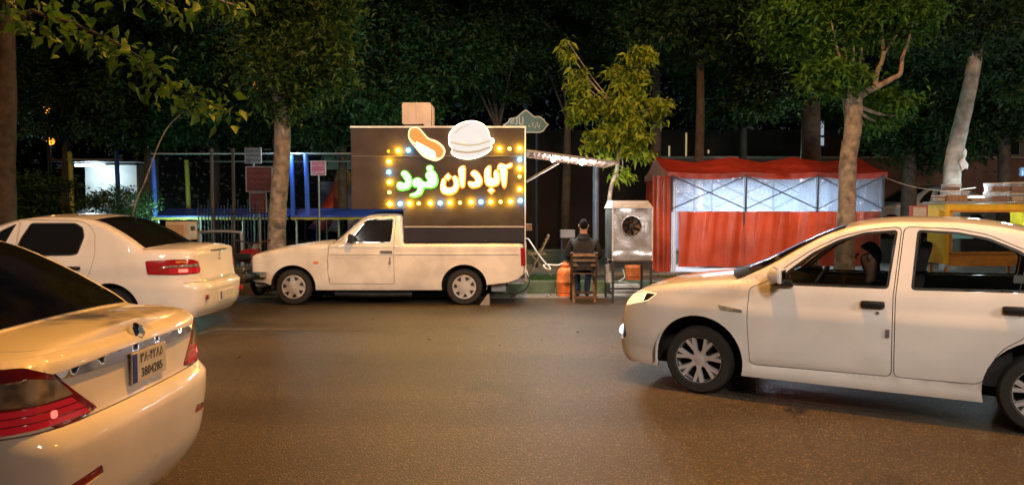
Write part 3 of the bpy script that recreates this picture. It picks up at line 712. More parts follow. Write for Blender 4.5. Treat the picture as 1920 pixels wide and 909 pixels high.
# ------------------------------------------------------------------ the white car crossing at the right
def person_mesh(name, J, bones, mats, parent, seg_mat, sub=2):
    """one continuous skin over a joint tree; J: name -> (pos, radius or (rx, ry))"""
    keys = list(J); me = bpy.data.meshes.new(name)
    me.from_pydata([J[k][0] for k in keys], [(keys.index(a), keys.index(b)) for a, b in bones], [])
    o = bpy.data.objects.new(name, me); COL.objects.link(o)
    sk = o.modifiers.new('skin', 'SKIN'); sk.use_smooth_shade = True; sk.branch_smoothing = .3
    for i, k in enumerate(keys):
        r = J[k][1]; v = me.skin_vertices[0].data[i]; v.radius = (r, r) if not isinstance(r, tuple) else r; v.use_root = (k == 'pelvis')
    ss = o.modifiers.new('sub', 'SUBSURF'); ss.levels = ss.render_levels = sub
    out = bpy.data.meshes.new_from_object(o.evaluated_get(bpy.context.evaluated_depsgraph_get()))
    bpy.data.objects.remove(o); bpy.data.meshes.remove(me)
    out.materials.clear()
    for m in mats: out.materials.append(m)
    mids = []
    for a, b in bones:
        pa, pb = Vector(J[a][0]), Vector(J[b][0])
        for t in (0, .25, .5, .75, 1): mids.append((pa.lerp(pb, t), seg_mat(a, b, t)))
    MP = np.array([tuple(p) for p, _ in mids]); MI = [i for _, i in mids]
    for f in out.polygons:
        d = MP-np.array(f.center); f.material_index = MI[int((d*d).sum(1).argmin())]
    return link(name, out, None, parent, True)
# ---------------------------------------------------------------- body shared by the three saloon cars
def saloon(label, loc, rz, H, W, wb, rad, cut, doors, wins, glass, paint, xb0, xb1, zlow, kind, cabin=True, split_f=.88, split_r=.86, archr=None, roof_x=(0,0), name='white_car', group=None):
    car = thing(name, label, 'car', loc, rz, group)
    ar = archr or rad+.065
    aF, aR = arch(H, 0, ar, rad+.01, zlow), arch(H, wb, ar, rad+.01, zlow)
    door_polys = [rounded(xs_(H, d), .05) for d in doors]
    opening = []
    near, far = {}, {}
    for i, d in enumerate(door_polys):
        dn = None
        wo = None
        # the panes first need parents: build the door skins after their windows' outlines are known
        o = rounded(xs_(H, wins[i]), .03); opening.append(inset(o, -.002))
        for sd in ('near', 'far'):
            p = panel(H, inset(d, .006), 'door', paint, car, holes=[inset(o, -.002), aF, aR], side=sd, rows=top_rows(H, d))
            panel(H, o, 'window_trim', M_['black'], p, holes=[inset(o, .016)], off=-.003, flange=.02, side=sd, g=.04)
            panel(H, inset(o, .010), 'window', glass, p, off=-.014, flange=0, side=sd, g=.06)
            (near if sd == 'near' else far)[i] = p
    q0, q1 = float(H.S(xb0)), float(H.S(xb1))
    low = [(q, zlow) for q in np.linspace(q1, q0, 40)]
    body = H.outline_top(q0, q1) + low
    extra = [o for o in cut]
    for sd in ('near', 'far'):
        panel(H, body, 'body_side', paint, car, holes=door_polys+[aF, aR]+extra, side=sd, rows=top_rows(H, body), flange=.03)
    liner(H, 0, ar, rad+.01, car, W); liner(H, wb, ar, rad+.01, car, W)
    for x in (0, wb):
        for sg in (-1, 1): wheel(car, x, sg*(W-.05-.09), rad, .18, kind, sg)
    b = MB(); b.box(((H.x[0]+H.x[-1])/2, 0, .34), (H.x[-1]-H.x[0]-.5, 2*(W-.33), .30)); b.build('underbody', M_['dark'], car)
    b = MB(); b.box((wb/2, 0, .27), (wb-2*ar-.06, 2*(W-.08), .10)); b.build('floor_pan', M_['dark'], car)
    return car, near, far, opening
def top_rows(H, poly):
    a = [p[0] for p in poly]; q0, q1 = min(a), max(a)
    return [(q0, q1, lambda q, k=k: H.top(q)-H.rs*k) for k in (.06,.2,.4,.65,.95)] + [(q0, q1, lambda q, k=k: H.ztop(np.interp(q, H.s, H.x))-k) for k in (.0,.03)]

# ---------------------------------------------------------------- white car driving across at the right (side on, turned 30 degrees)
H1 = Hull([(-.84,0),(-.835,.28),(-.805,.48),(-.73,.645),(-.55,.745),(-.2,.795),(.5,.82),(2.2,.82),(2.75,.80),(3.02,.74),(3.16,.62),(3.22,.4),(3.25,0)],
    side=[(.15,-.06),(.22,-.025),(.27,-.02),(.30,-.03),(.33,-.018),(.5,-.004),(.66,0),(.755,.002),(.775,-.006),(.90,-.02),(1.05,-.05),(1.2,-.09)],
    front=[(.15,-.10),(.26,-.03),(.33,.0),(.42,.0),(.55,-.015),(.68,-.05),(.8,-.13),(.95,-.22)],
    rear=[(.15,-.10),(.28,0),(.5,.03),(.6,.02),(.68,-.03),(.9,-.05),(1.05,-.05)],
    ztop=[(-.84,.72),(-.78,.76),(-.66,.815),(-.5,.87),(-.25,.92),(.1,.965),(.36,.985),(.6,.975),(.8,.952),(1.5,.962),(2.3,.98),(2.8,1.0),(3.05,1.03),(3.25,1.03)],
    zg=[(.30,.975),(.55,1.105),(.8,1.262),(1.0,1.372),(1.2,1.437),(1.5,1.468),(1.8,1.468),(2.05,1.448),(2.3,1.40),(2.6,1.28),(2.98,1.02)],
    tum=.26, rs=.06, rg=.045, crown=.035, crown_roof=.035, bow=.16)
hl = rounded([(float(H1.Sfy(.50)), .745),(float(H1.S(-.66)), .80),(float(H1.S(-.50)), .850),(float(H1.S(-.36)), .835),(float(H1.S(-.46)), .755),(float(H1.S(-.66)), .705),(float(H1.Sfy(.55)), .69)], .02)
fog = rounded([(float(H1.Sfy(.44)), .40),(float(H1.Sfy(.44)), .52),(float(H1.S(-.70)), .525),(float(H1.S(-.68)), .42),(float(H1.S(-.735)), .385)], .02)
fd = [(.415,.93),(.405,.66),(.43,.30),(1.462,.318),(1.462,.92),(1.505,1.435),(1.30,1.415),(1.08,1.355),(.86,1.235),(.68,1.10),(.56,.99)]
rd = [(1.472,.318),(2.02,.325),(2.08,.42),(2.10,.52),(2.16,.60),(2.25,.66),(2.335,.75),(2.37,.92),(2.40,1.16),(2.30,1.27),(2.05,1.385),(1.86,1.424),(1.515,1.436),(1.472,.92)]
fw = [(.60,.962),(.72,1.085),(.89,1.225),(1.07,1.325),(1.25,1.385),(1.475,1.408),(1.425,.972)]
rw = [(1.575,.972),(1.605,1.41),(1.86,1.398),(2.05,1.36),(2.25,1.27),(2.35,1.17),(2.33,.99)]
car1, n1, f1, _ = saloon('white hatch-backed saloon with driver crossing the road at the right', (1.958, 6.926, 0), R(-30), H1, .82, 2.404, .287, [hl, fog], [fd, rd], [fw, rw], M_['glass'], M_['white_paint'], -.72, 3.02, .20, 'alloy', archr=.375)
P1 = M_['white_paint']
q = float(H1.S(-.72))
panel(H1, [(0,.2),(q,.2),(q,.70),(float(H1.Sfy(.5)),.70),(0,.66)], 'front_bumper', P1, car1, holes=[hl, fog, [(-.1,.24),(float(H1.Sfy(.3)),.24),(float(H1.Sfy(.34)),.40),(-.1,.42)]], side='both', flange=.03)
panel(H1, [(0,.665),(float(H1.Sfy(.49)),.705),(float(H1.Sfy(.46)),float(H1.top(H1.Sfy(.46)))-.002)] + H1.outline_top(0, float(H1.Sfy(.46)))[::-1], 'hood_front', P1, car1, side='both', rows=[(0,.5,lambda q: H1.top(q)-.03)])
panel(H1, [(0,.24),(float(H1.Sfy(.3)),.24),(float(H1.Sfy(.34)),.40),(0,.42)], 'grille', M_['black'], car1, off=-.03, side='both', flange=0)
for sd in ('near','far'):
    h_ = panel(H1, inset(hl,.003), 'headlight', M_['headlamp'], car1, off=-.004, flange=.01, side=sd, g=.03)
    panel(H1, rounded([(float(H1.S(-.50)),.755),(float(H1.S(-.47)),.83),(float(H1.S(-.385)),.825),(float(H1.S(-.455)),.77)],.01), 'headlight_housing', M_['black'], h_, off=.001, flange=0, side=sd, g=.03)
    panel(H1, inset(fog,.004), 'fog_light_bezel', M_['black'], car1, off=-.02, flange=.01, side=sd, g=.03)
    f_ = H1.map([float(H1.Sfy(.535))],[.465],-.01)[0]
    b = MB(); b.lathe([(0,.02),(.03,.018),(.048,.006),(.052,-.02),(.03,-.03)], Matrix.Translation((f_[0], f_[1]*(1 if sd=='near' else -1), f_[2])) @ Matrix.Rotation(R(-66), 4, 'Y'), 20)
    b.build('fog_light', mat('fog_lens_'+sd, (.6,.65,.7), .1, .3, emit=(.75,.9,1), es=1.5 if sd=='near' else .2, coat=1), car1, smooth=True)
    panel(H1, rounded(xs_(H1, [(.17,.775),(.37,.748),(.37,.725),(.20,.738)]),.008), 'side_indicator', M_['lamp_clear'], car1, off=.006, flange=.012, side=sd, g=.03)
    for i, (x, z) in enumerate(((1.325,.852),(2.22,.868))):
        door_handle(H1, x, z, (n1 if sd=='near' else f1)[i], M_['black'], .165, .055, sd)
k_ = H1.map([float(H1.S(1.43))],[.645],.004)[0]
b = MB(); b.box((k_[0],k_[1],k_[2]),(.025,.012,.06)); b.build('door_lock', M_['steel'], n1[0], bevel=.003)
k_ = H1.map([float(H1.S(1.36))],[.79],.002)[0]
b = MB(); b.lathe([(0,.004),(.012,.004),(.013,-.01)], Matrix.Translation(k_) @ Matrix.Rotation(PI/2,4,'X'), 14); b.build('keyhole', M_['steel'], n1[0])
deck(H1, 0.02, float(H1.S(.42)), 'hood', P1, car1, split=.88)
deck(H1, float(H1.S(2.92)), H1.smax-.02, 'boot_lid', P1, car1, split=.86, ns=14)
glass_top(H1, .33, 1.10, 'windscreen', M_['glass'], car1, tmax=.97)
glass_top(H1, .305, .42, 'cowl_panel', M_['black'], car1, lift=.004, ns=5, bow1=.85)
for sg in (-1,1):      # pillars beside the windscreen
    b = MB(); xs = np.linspace(.33, 1.10, 14); E_ = H1.map(H1.S(xs), H1.zg(xs))
    b.add([(x, sg*abs(y), z+.001) for x,y,z in E_]+[(x-.012, sg*abs(y)*.955, z+.010) for x,y,z in E_], [(i,i+1,14+i+1,14+i) for i in range(13)])
    b.build('windscreen_trim', M_['black'], car1)
glass_top(H1, 1.10, 2.32, 'roof', P1, car1, bow0=0, bow1=0, ns=20)
glass_top(H1, 2.32, 2.95, 'rear_window', M_['tint'], car1, bowsign=1, bow0=0, bow1=1)
q = float(H1.S(3.02))
panel(H1, [(q,.2),(H1.smax,.2)] + H1.outline_top(q, H1.smax)[::-1], 'rear_bumper', P1, car1, side='both', flange=.02, rows=top_rows(H1, [(q,0),(H1.smax,0)]))
# mirror
for sg in (-1, 1):
    b = MB()
    P = [(.60,-.80,.975),(.73,-.80,.975),(.73,-.86,.985),(.64,-.86,.985)]
    b.prism([(.57,.955),(.76,.955),(.74,1.00),(.66,1.005)], lambda p: (p[0], sg*-.79, p[1]), lambda p: (p[0]+.01, sg*-.845, p[1]+.01))
    mb_ = b.build('mirror_arm', M_['black'], car1, bevel=.008)
    b = MB(); b.grid(12, 10, lambda u, v: (.625 + .045*math.sin(PI*u)*-math.cos(PI*(v-.5))*1.0 + .03*(v-.5)*.0 + .05*(1-math.sin(PI*u)) , sg*(-.83-.19*u), 1.045+.068*math.sin(PI*(v-.5))*(math.sin(PI*min(max(u,.06),.94))**.35)))
    b.build('mirror_shell', P1, mb_, smooth=True)
    b = MB(); b.box((.685, sg*-.925, 1.045), (.035,.17,.115)); b.build('mirror_housing', P1, mb_, bevel=.016, smooth=True)
    b = MB(); b.box((.706, sg*-.925, 1.045), (.006,.145,.09)); b.build('mirror_glass', M_['chrome'], mb_)
# cabin: dashboard, wheel, seats
seatm = mat('seat_cloth', (.045,.047,.05), .85, var=.4, vscale=20)
b = MB(); b.prism([(.42,.62),(.40,.95),(.50,.985),(.66,.94),(.70,.80),(.66,.62)], lambda p: (p[0],-.66,p[1]), lambda p: (p[0],.66,p[1])); b.build('dashboard', M_['dark'], car1, bevel=.02, smooth=True)
b = MB(); c0 = Vector((.86,-.36,.93)); ax = Vector((-.85,0,.5)).normalized(); u_ = ax.cross(Vector((0,1,0))).normalized(); v_ = Vector((0,1,0))
b.tube([c0 + (u_*math.cos(t)+v_*math.sin(t))*.18 for t in np.linspace(0,2*PI,28)[:-1]], .015, 8, closed=True)
for t in (PI/2, 3*PI/2, PI): b.bar(c0, c0+(u_*math.cos(t)+v_*math.sin(t))*.17, .03, .015)
b.tube([c0, c0+Vector((-.28,0,-.14))], .03, 8); b.build('steering_wheel', M_['black'], car1, smooth=True)
for yy in (-.36, .36):
    b = MB(); b.prism(rounded([(1.10,.38),(1.60,.36),(1.66,.50),(1.14,.54)],.05), lambda p: (p[0]-.2,yy-.24,p[1]), lambda p: (p[0]-.2,yy+.24,p[1]))
    st = b.build('seat', seatm, car1, bevel=.02, smooth=True)
    b = MB(); b.prism(rounded([(1.56,.46),(1.70,.46),(1.86,1.02),(1.80,1.06),(1.74,1.04)],.04), lambda p: (p[0]-.2,yy-.23,p[1]), lambda p: (p[0]-.2,yy+.23,p[1])); b.build('seat_back', seatm, st, bevel=.02, smooth=True)
    b = MB(); b.prism(rounded([(1.77,1.09),(1.86,1.09),(1.90,1.27),(1.82,1.29)],.03), lambda p: (p[0]-.2,yy-.13,p[1]), lambda p: (p[0]-.2,yy+.13,p[1]))
    for o_ in (-.06,.06): b.bar((1.60,yy+o_,1.0),(1.63,yy+o_,1.12),.014)
    b.build('headrest', seatm, st, bevel=.012, smooth=True)
b = MB(); b.prism(rounded([(2.22,.40),(2.60,.40),(2.76,.98),(2.66,1.02),(2.56,.60),(2.22,.56)],.04), lambda p: (p[0],-.62,p[1]), lambda p: (p[0],.62,p[1])); b.build('rear_seat', seatm, car1, bevel=.02, smooth=True)
for sg in (-1,1):
    b = MB(); b.box((1.35, sg*.70, .62),(1.72,.05,.62)); b.build('door_card', M_['dark'], car1)
b = MB(); b.box((2.30,-.688,1.075),(.19,.004,.055)); b.build('window_sticker', M_['plate'], n1[1])
b = MB(); b.box((.90,.10,1.335),(.03,.24,.06)); b.build('inner_mirror', M_['black'], car1, bevel=.01)

# driver in the white car (world coordinates through the car's frame)
skin = mat('skin', (.36,.19,.12), .55, var=.12, vscale=12); hairm = mat('black_hair', (.006,.005,.005), .95, spec=.15, bump=.5, bscale=90)
jack = mat('dark_jacket', (.016,.016,.018), .85, bump=.4, bscale=14, var=.4, vscale=8); trous = mat('dark_jeans', (.03,.04,.07), .85, var=.3, vscale=20)
shoe = mat('dark_shoe', (.01,.01,.01), .6)
def hand_joints(J, B, pre, wrist, fwd, side, down, r=.011):
    """palm, four fingers and a thumb growing from the wrist"""
    wv, f, s, d = Vector(wrist), Vector(fwd).normalized(), Vector(side).normalized(), Vector(down).normalized()
    J[pre+'palm'] = (tuple(wv+f*.05), .034); B.append((pre+'wrist', pre+'palm'))
    for i, (o, l) in enumerate(((-.030,.070),(-.010,.080),(.010,.075),(.029,.058))):
        b0 = wv+f*.095+s*o; J[pre+'f%da'%i] = (tuple(b0), r); J[pre+'f%db'%i] = (tuple(b0+f*l*.5+d*l*.35), r*.9); J[pre+'f%dc'%i] = (tuple(b0+f*l*.45+d*l*.95), r*.75)
        B += [(pre+'palm', pre+'f%da'%i), (pre+'f%da'%i, pre+'f%db'%i), (pre+'f%db'%i, pre+'f%dc'%i)]
    t0 = wv+f*.045-s*.045; J[pre+'ta'] = (tuple(t0), r*1.1); J[pre+'tb'] = (tuple(t0+f*.035-s*.02+d*.03), r*.85); B += [(pre+'palm', pre+'ta'), (pre+'ta', pre+'tb')]
def face_parts(body, hc, fwd, up, s=1.0, hair_back=True):
    """ears, eyes, nose, brows, mouth and hair around the head centre hc"""
    hc, f, u = Vector(hc), Vector(fwd).normalized(), Vector(up).normalized(); r = f.cross(u).normalized()
    Mx = Matrix((r, f, u)).transposed().to_4x4(); Mx.translation = hc
    b = MB()
    for sg in (-1,1):
        b.lathe([(0,.014),(.02,.012),(.03,.004),(.028,-.004),(.012,-.008)], Mx @ Matrix.Translation((sg*.076,-.008,-.005)) @ Matrix.Rotation(sg*PI/2,4,'Y') @ Matrix.Diagonal((1,.62,1,1)), 12)
    b.build('ears', skin, body, smooth=True)
    b = MB(); b.add([Mx @ Vector(p) for p in ((-.013,.090,-.032),(.013,.090,-.032),(0,.118,-.03),(0,.092,.025))], ((0,1,2),(0,2,3),(2,1,3),(0,3,1))); b.build('nose', skin, body, smooth=True)
    b = MB()
    for sg in (-1,1): b.lathe([(0,.006),(.008,.004),(.011,0),(.008,-.004)], Mx @ Matrix.Translation((sg*.031,.083,.012)) @ Matrix.Rotation(-PI/2,4,'X'), 10)
    b.build('eyes', M_['ink'], body, smooth=True)
    b = MB(); b.box((0,0,0),(.045,.008,.009)); [None]; b.v = [tuple(Mx @ (Vector(p)+Vector((0,.088,-.062)))) for p in b.v]; b.build('mouth', mat('lips', (.25,.09,.07), .5), body)
    b = MB(); nu, nv = 22, 12
    def hp(uu, vv):
        th = 2*PI*uu; ph = vv*R(100); c = math.cos(th)      # c=1: back of the head
        ph *= (.50+.25*(1-abs(c)) if c < 0 else .75+.52*c)
        k = 1+.02*math.sin(9*th+4*ph)+.012*math.sin(23*th)
        return Mx @ Vector((.078*math.sin(ph)*math.sin(th)*k, -.088*math.sin(ph)*c*k-.004, .006+.110*math.cos(ph)*k))
    b.grid(nu, nv, hp); b.build('hair', hairm, body, smooth=True)
Mc = Matrix.Translation((1.958,6.926,0)) @ Matrix.Rotation(R(-30),4,'Z')
drv = thing('person', 'driver in dark top at the wheel of the crossing white car', 'person', Mc @ Vector((1.13,-.36,.42)), R(-30))
J = {'pelvis':((.05,0,.12),.15),'waist':((.10,0,.26),.145),'chest':((.16,0,.44),(.17,.14)),'collar':((.17,0,.565),.085),'neck':((.16,0,.63),.058),
     'head1':((.135,0,.71),.078),'head2':((.13,0,.80),.080)}
B = [('pelvis','waist'),('waist','chest'),('chest','collar'),('collar','neck'),('neck','head1'),('head1','head2')]
for sg, p in ((-1,'l'),(1,'r')):
    J[p+'sh'] = ((.16,sg*.18,.50),.068); J[p+'el'] = ((-.05,sg*.23,.30),.046); J[p+'wrist'] = ((-.26,sg*.17,.40),.03)
    B += [('chest',p+'sh'),(p+'sh',p+'el'),(p+'el',p+'wrist')]
    hand_joints(J, B, p, J[p+'wrist'][0], (-.9,0,.3), (0,sg,0), (-.3,0,-1))
    J[p+'kn'] = ((-.36,sg*.12,.13),.072); J[p+'an'] = ((-.55,sg*.12,-.20),.05); J[p+'toe'] = ((-.70,sg*.12,-.22),.04)
    J[p+'hip'] = ((-.02,sg*.09,.10),.10)
    B += [('pelvis',p+'hip'),(p+'hip',p+'kn'),(p+'kn',p+'an'),(p+'an',p+'toe')]
def segm(a, b, t):
    if 'head' in b or b == 'neck' or 'palm' in b or (a[0] in 'lr' and a[1:2] in 'fpt' and a != 'pelvis'): return 0
    if b.endswith('an') or b.endswith('kn') or b.endswith('hip'): return 2
    if b.endswith('toe'): return 3
    return 1
body = person_mesh('body', J, B, [skin, jack, trous, shoe], drv, segm)
face_parts(body, (.13,0,.765), (-1,0,0), (0,0,1))

# ---------------------------------------------------------------- white saloon further back at the left (rear three-quarter)
H2 = Hull([(-.80,0),(-.79,.3),(-.74,.55),(-.6,.70),(-.35,.78),(.2,.82),(1,.835),(2.4,.835),(2.95,.82),(3.22,.775),(3.39,.69),(3.465,.55),(3.495,.3),(3.50,0)],
    side=[(.15,-.06),(.22,-.03),(.3,-.02),(.5,-.004),(.64,.0),(.66,-.006),(.85,-.012),(.98,-.035),(1.1,-.06)],
    front=[(.15,-.10),(.3,0),(.5,0),(.7,-.08),(.95,-.25)],
    rear=[(.15,-.12),(.24,-.05),(.33,.02),(.50,.045),(.60,.05),(.635,.035),(.66,-.02),(.72,-.035),(.95,-.055),(1.06,-.045),(1.12,-.04)],
    ztop=[(-.8,.68),(-.6,.78),(-.2,.9),(.3,.98),(.7,.985),(1.3,.965),(2.0,.985),(2.5,1.03),(2.8,1.06),(3.2,1.065),(3.42,1.055),(3.50,1.05)],
    zg=[(.40,.98),(.8,1.22),(1.05,1.36),(1.3,1.43),(1.6,1.455),(1.9,1.452),(2.1,1.43),(2.25,1.395),(2.45,1.30),(2.65,1.18),(2.82,1.06)],
    tum=.26, rs=.06, rg=.05, crown=.05, crown_roof=.04, bow=.16)
tl = rounded([(float(H2.S(2.90)),.765),(float(H2.S(2.87)),.93),(float(H2.S(3.2)),.945),(float(H2.Sy(.68)),.94),(float(H2.Sy(.58)),.91),(float(H2.Sy(.55)),.80),(float(H2.Sy(.58)),.765),(float(H2.S(3.2)),.755)], .02)
fd2 = [(.62,.95),(.60,.66),(.62,.30),(1.285,.31),(1.285,.95),(1.30,1.425),(1.14,1.375),(.96,1.28),(.82,1.185),(.70,1.07)]
rd2 = [(1.295,.31),(1.98,.32),(2.04,.45),(2.06,.58),(2.14,.68),(2.22,.80),(2.26,1.0),(2.24,1.24),(2.16,1.365),(2.02,1.415),(1.31,1.428),(1.295,.95)]
fw2 = [(.78,.985),(.93,1.175),(1.10,1.30),(1.24,1.365),(1.262,1.375),(1.09,.99)]
rw2 = [(1.27,.985),(1.335,1.20),(1.44,1.385),(1.98,1.385),(2.08,1.33),(2.11,1.22),(2.05,1.01),(1.98,.995)]
car2, n2, f2, _ = saloon('white saloon seen from behind, farther of the two at the left', (-7.29, 9.78, 0), 0, H2, .835, 2.44, .295, [tl], [fd2, rd2], [fw2, rw2], M_['tint'], P1, -.62, 3.30, .22, 'cap')
def finish_rear(H, car, tl, xsp, zb, bk, paint, cuts=()):
    q = float(H.S(xsp))
    panel(H, [(q,.22),(H.smax,.22),(H.smax,zb),(float(H.Sy(.62)),zb),(q,zb)], 'rear_bumper', paint, car, holes=[tl]+list(cuts), side='both', flange=.02)
    qt = float(H.Sy(bk))
    panel(H, [(q,zb+.006),(H.smax,zb+.006)] + H.outline_top(q, H.smax)[::-1], 'rear_panel', paint, car, holes=[tl, [(qt,zb+.02),(H.smax+.2,zb+.02),(H.smax+.2,1.3),(qt,1.3)]], side='both', rows=top_rows(H, [(q,0),(H.smax,0)]))
    return qt
qt = finish_rear(H2, car2, tl, 3.30, .655, .56, P1)
lid2 = panel(H2, [(qt+.004,.68),(H2.smax,.68)] + H2.outline_top(qt+.004, H2.smax)[::-1], 'boot_lid', P1, car2, holes=[tl], side='both', rows=top_rows(H2, [(qt,0),(H2.smax,0)]))
for sd in ('near','far'):
    t_ = panel(H2, inset(tl,.002), 'tail_light', M_['lamp_red'], car2, off=.006, flange=.02, side=sd, g=.03)
    panel(H2, rounded([(float(H2.S(3.02)),.845),(float(H2.S(3.15)),.872),(float(H2.Sy(.585)),.885),(float(H2.Sy(.57)),.85)],.012), 'reversing_lens', M_['lamp_clear'], t_, off=.009, flange=.003, side=sd, g=.03)
    panel(H2, rounded([(float(H2.S(3.15)),.775),(float(H2.S(3.15)),.835),(float(H2.Sy(.57)),.84),(float(H2.Sy(.59)),.775)],.012), 'brake_lens', M_['lamp_on'], t_, off=.009, flange=.003, side=sd, g=.03)
    panel(H2, rounded([(float(H2.S(3.25)),.787),(float(H2.S(3.25)),.828),(float(H2.S(3.35)),.828),(float(H2.S(3.35)),.787)],.012), 'brake_bulb', M_['lamp_hot'], t_, off=.011, flange=0, side=sd, g=.03)
    panel(H2, rounded([(float(H2.S(3.22)),.902),(float(H2.S(3.22)),.925),(float(H2.S(3.33)),.922),(float(H2.S(3.33)),.90)],.008), 'indicator_lens', M_['amber'], t_, off=.009, flange=0, side=sd, g=.03)
    for i,(x,z) in enumerate(((1.15,.835),(2.02,.845))): door_handle(H2, x, z, (n2 if sd=='near' else f2)[i], M_['black'], .16, .045, sd)
    sg = 1 if sd=='near' else -1
    p_ = H2.map([float(H2.Sy(.53))],[.47],.006)[0]
    b = MB(); b.box((p_[0],p_[1]*sg,p_[2]),(.02,.13,.06),Matrix.Rotation(R(-14)*-sg,3,'Z')); b.build('reflector', M_['lamp_red'], car2, bevel=.006)
c_ = H2.map([H2.smax],[.43],.012)[0]
number_plate(car2, (c_[0], 0, .45), .50, .11, 1, [], True)
b = MB(); b.box((c_[0]-.008,0,.45),(.01,.56,.15)); b.build('plate_recess', M_['white_paint'], car2, bevel=.004)
c_ = H2.map([H2.smax],[.96],.004)[0]
b = MB()
for dz, ww in ((.045,.06),(.0,.045),(-.045,.06)): b.box((c_[0], .02*(dz>0), .955+dz),(.012,ww,.028))
b.build('emblem', M_['chrome'], lid2, bevel=.006)
b = MB(); b.box((H2.map([H2.smax],[1.03],.004)[0][0],0,1.025),(.02,.5,.012)); b.build('lid_spoiler_gap', M_['dark'], lid2)
deck(H2, float(H2.S(2.70)), H2.smax-.02, 'boot_lid_top', P1, car2, split=.84, ns=16)
deck(H2, .02, float(H2.S(.55)), 'hood', P1, car2, ns=16)
glass_top(H2, .42, 1.18, 'windscreen', M_['tint'], car2)
glass_top(H2, 1.18, 2.17, 'roof', P1, car2, bow0=0, bow1=.25, bowsign=1, ns=20)
glass_top(H2, 2.17, 2.80, 'rear_window', M_['tint'], car2, bowsign=1, bow0=.25, bow1=1.0, tmax=.94, lift=.002)
glass_top(H2, 2.17, 2.80, 'rear_window_surround', P1, car2, bowsign=1, bow0=.25, bow1=1.0, lift=-.004)

# ---------------------------------------------------------------- white saloon close by at the left edge (rear)
H3 = Hull([(-.95,0),(-.93,.35),(-.85,.62),(-.65,.78),(-.3,.85),(.3,.885),(1.2,.895),(2.5,.895),(3.0,.885),(3.25,.862),(3.45,.815),(3.57,.745),(3.635,.63),(3.67,.38),(3.68,0)],
    side=[(.15,-.07),(.22,-.03),(.3,-.02),(.5,-.004),(.68,.0),(.72,-.002),(.9,-.015),(1.0,-.03),(1.1,-.06)],
    front=[(.15,-.10),(.3,0),(.5,0),(.7,-.08),(.95,-.25)],
    rear=[(.15,-.16),(.24,-.07),(.36,.0),(.50,.025),(.64,.04),(.70,.038),(.728,.02),(.745,-.01),(.80,-.02),(.93,-.025),(.985,-.03),(1.0,-.05),(1.04,-.065),(1.08,-.08)],
    ztop=[(-.95,.70),(-.7,.80),(-.2,.92),(.4,1.0),(.8,1.0),(1.6,.985),(2.4,1.0),(2.9,1.02),(3.15,1.03),(3.4,1.028),(3.56,1.02),(3.68,1.015)],
    zg=[(.45,1.0),(.9,1.24),(1.2,1.37),(1.5,1.43),(1.8,1.45),(2.1,1.45),(2.35,1.43),(2.6,1.37),(2.8,1.28),(3.0,1.17),(3.2,1.02)],
    tum=.26, rs=.035, rg=.06, crown=.045, crown_roof=.04, bow=.10)
def y3(y): return float(H3.Sy(y))
tl3 = rounded([(float(H3.S(2.97)),.86),(float(H3.S(3.05)),.970),(float(H3.S(3.32)),1.003),(y3(.73),.992),(y3(.62),.945),(y3(.52),.86),(y3(.40),.765),(y3(.50),.745),(y3(.63),.742),(y3(.66),.765),(float(H3.S(3.40)),.775),(float(H3.S(3.15)),.775)], .018)
fd3 = [(.66,.97),(.64,.66),(.66,.30),(1.42,.31),(1.42,.95),(1.44,1.42),(1.2,1.345),(1.0,1.26),(.85,1.18),(.74,1.08)]
rd3 = [(1.43,.31),(2.12,.32),(2.2,.45),(2.22,.58),(2.30,.70),(2.40,.85),(2.46,1.0),(2.48,1.2),(2.40,1.36),(2.25,1.405),(1.45,1.42),(1.43,.95)]
fw3 = [(.80,1.01),(1.0,1.2),(1.2,1.30),(1.39,1.375),(1.38,1.005)]
rw3 = [(1.47,1.005),(1.48,1.38),(2.20,1.37),(2.34,1.31),(2.38,1.18),(2.34,1.03)]
refl3 = rounded([(y3(.72),.46),(y3(.74),.50),(y3(.45),.545),(y3(.43),.505)], .012)
car3, n3, f3, _ = saloon('white saloon close up at the left edge, its lit tail light nearest', (-5.35, 3.42, 0), 0, H3, .895, 2.65, .31, [tl3], [fd3, rd3], [fw3, rw3], M_['tint'], P1, -.7, 3.34, .22, 'cap')
qt = finish_rear(H3, car3, tl3, 3.348, .742, .66, P1, cuts=[refl3])
lidcut = [(y3(.395),.757),(H3.smax,.757)] + H3.outline_top(y3(.66)+.004, H3.smax)[::-1] + [(y3(.66)+.004,.957),(y3(.6)+.004,.925),(y3(.52)+.004,.855)]
lid3 = panel(H3, lidcut, 'boot_lid', P1, car3, holes=[tl3], side='both', rows=top_rows(H3, [(qt,0),(H3.smax,0)]))
panel(H3, rounded([(y3(.60),.925),(y3(.30),.915),(H3.smax+1e-4,.915),(H3.smax+1e-4,.968),(y3(.30),.965),(y3(.625),.95)],.005), 'chrome_strip', M_['chrome'], lid3, off=.012, flange=.012, side='both', g=.03)
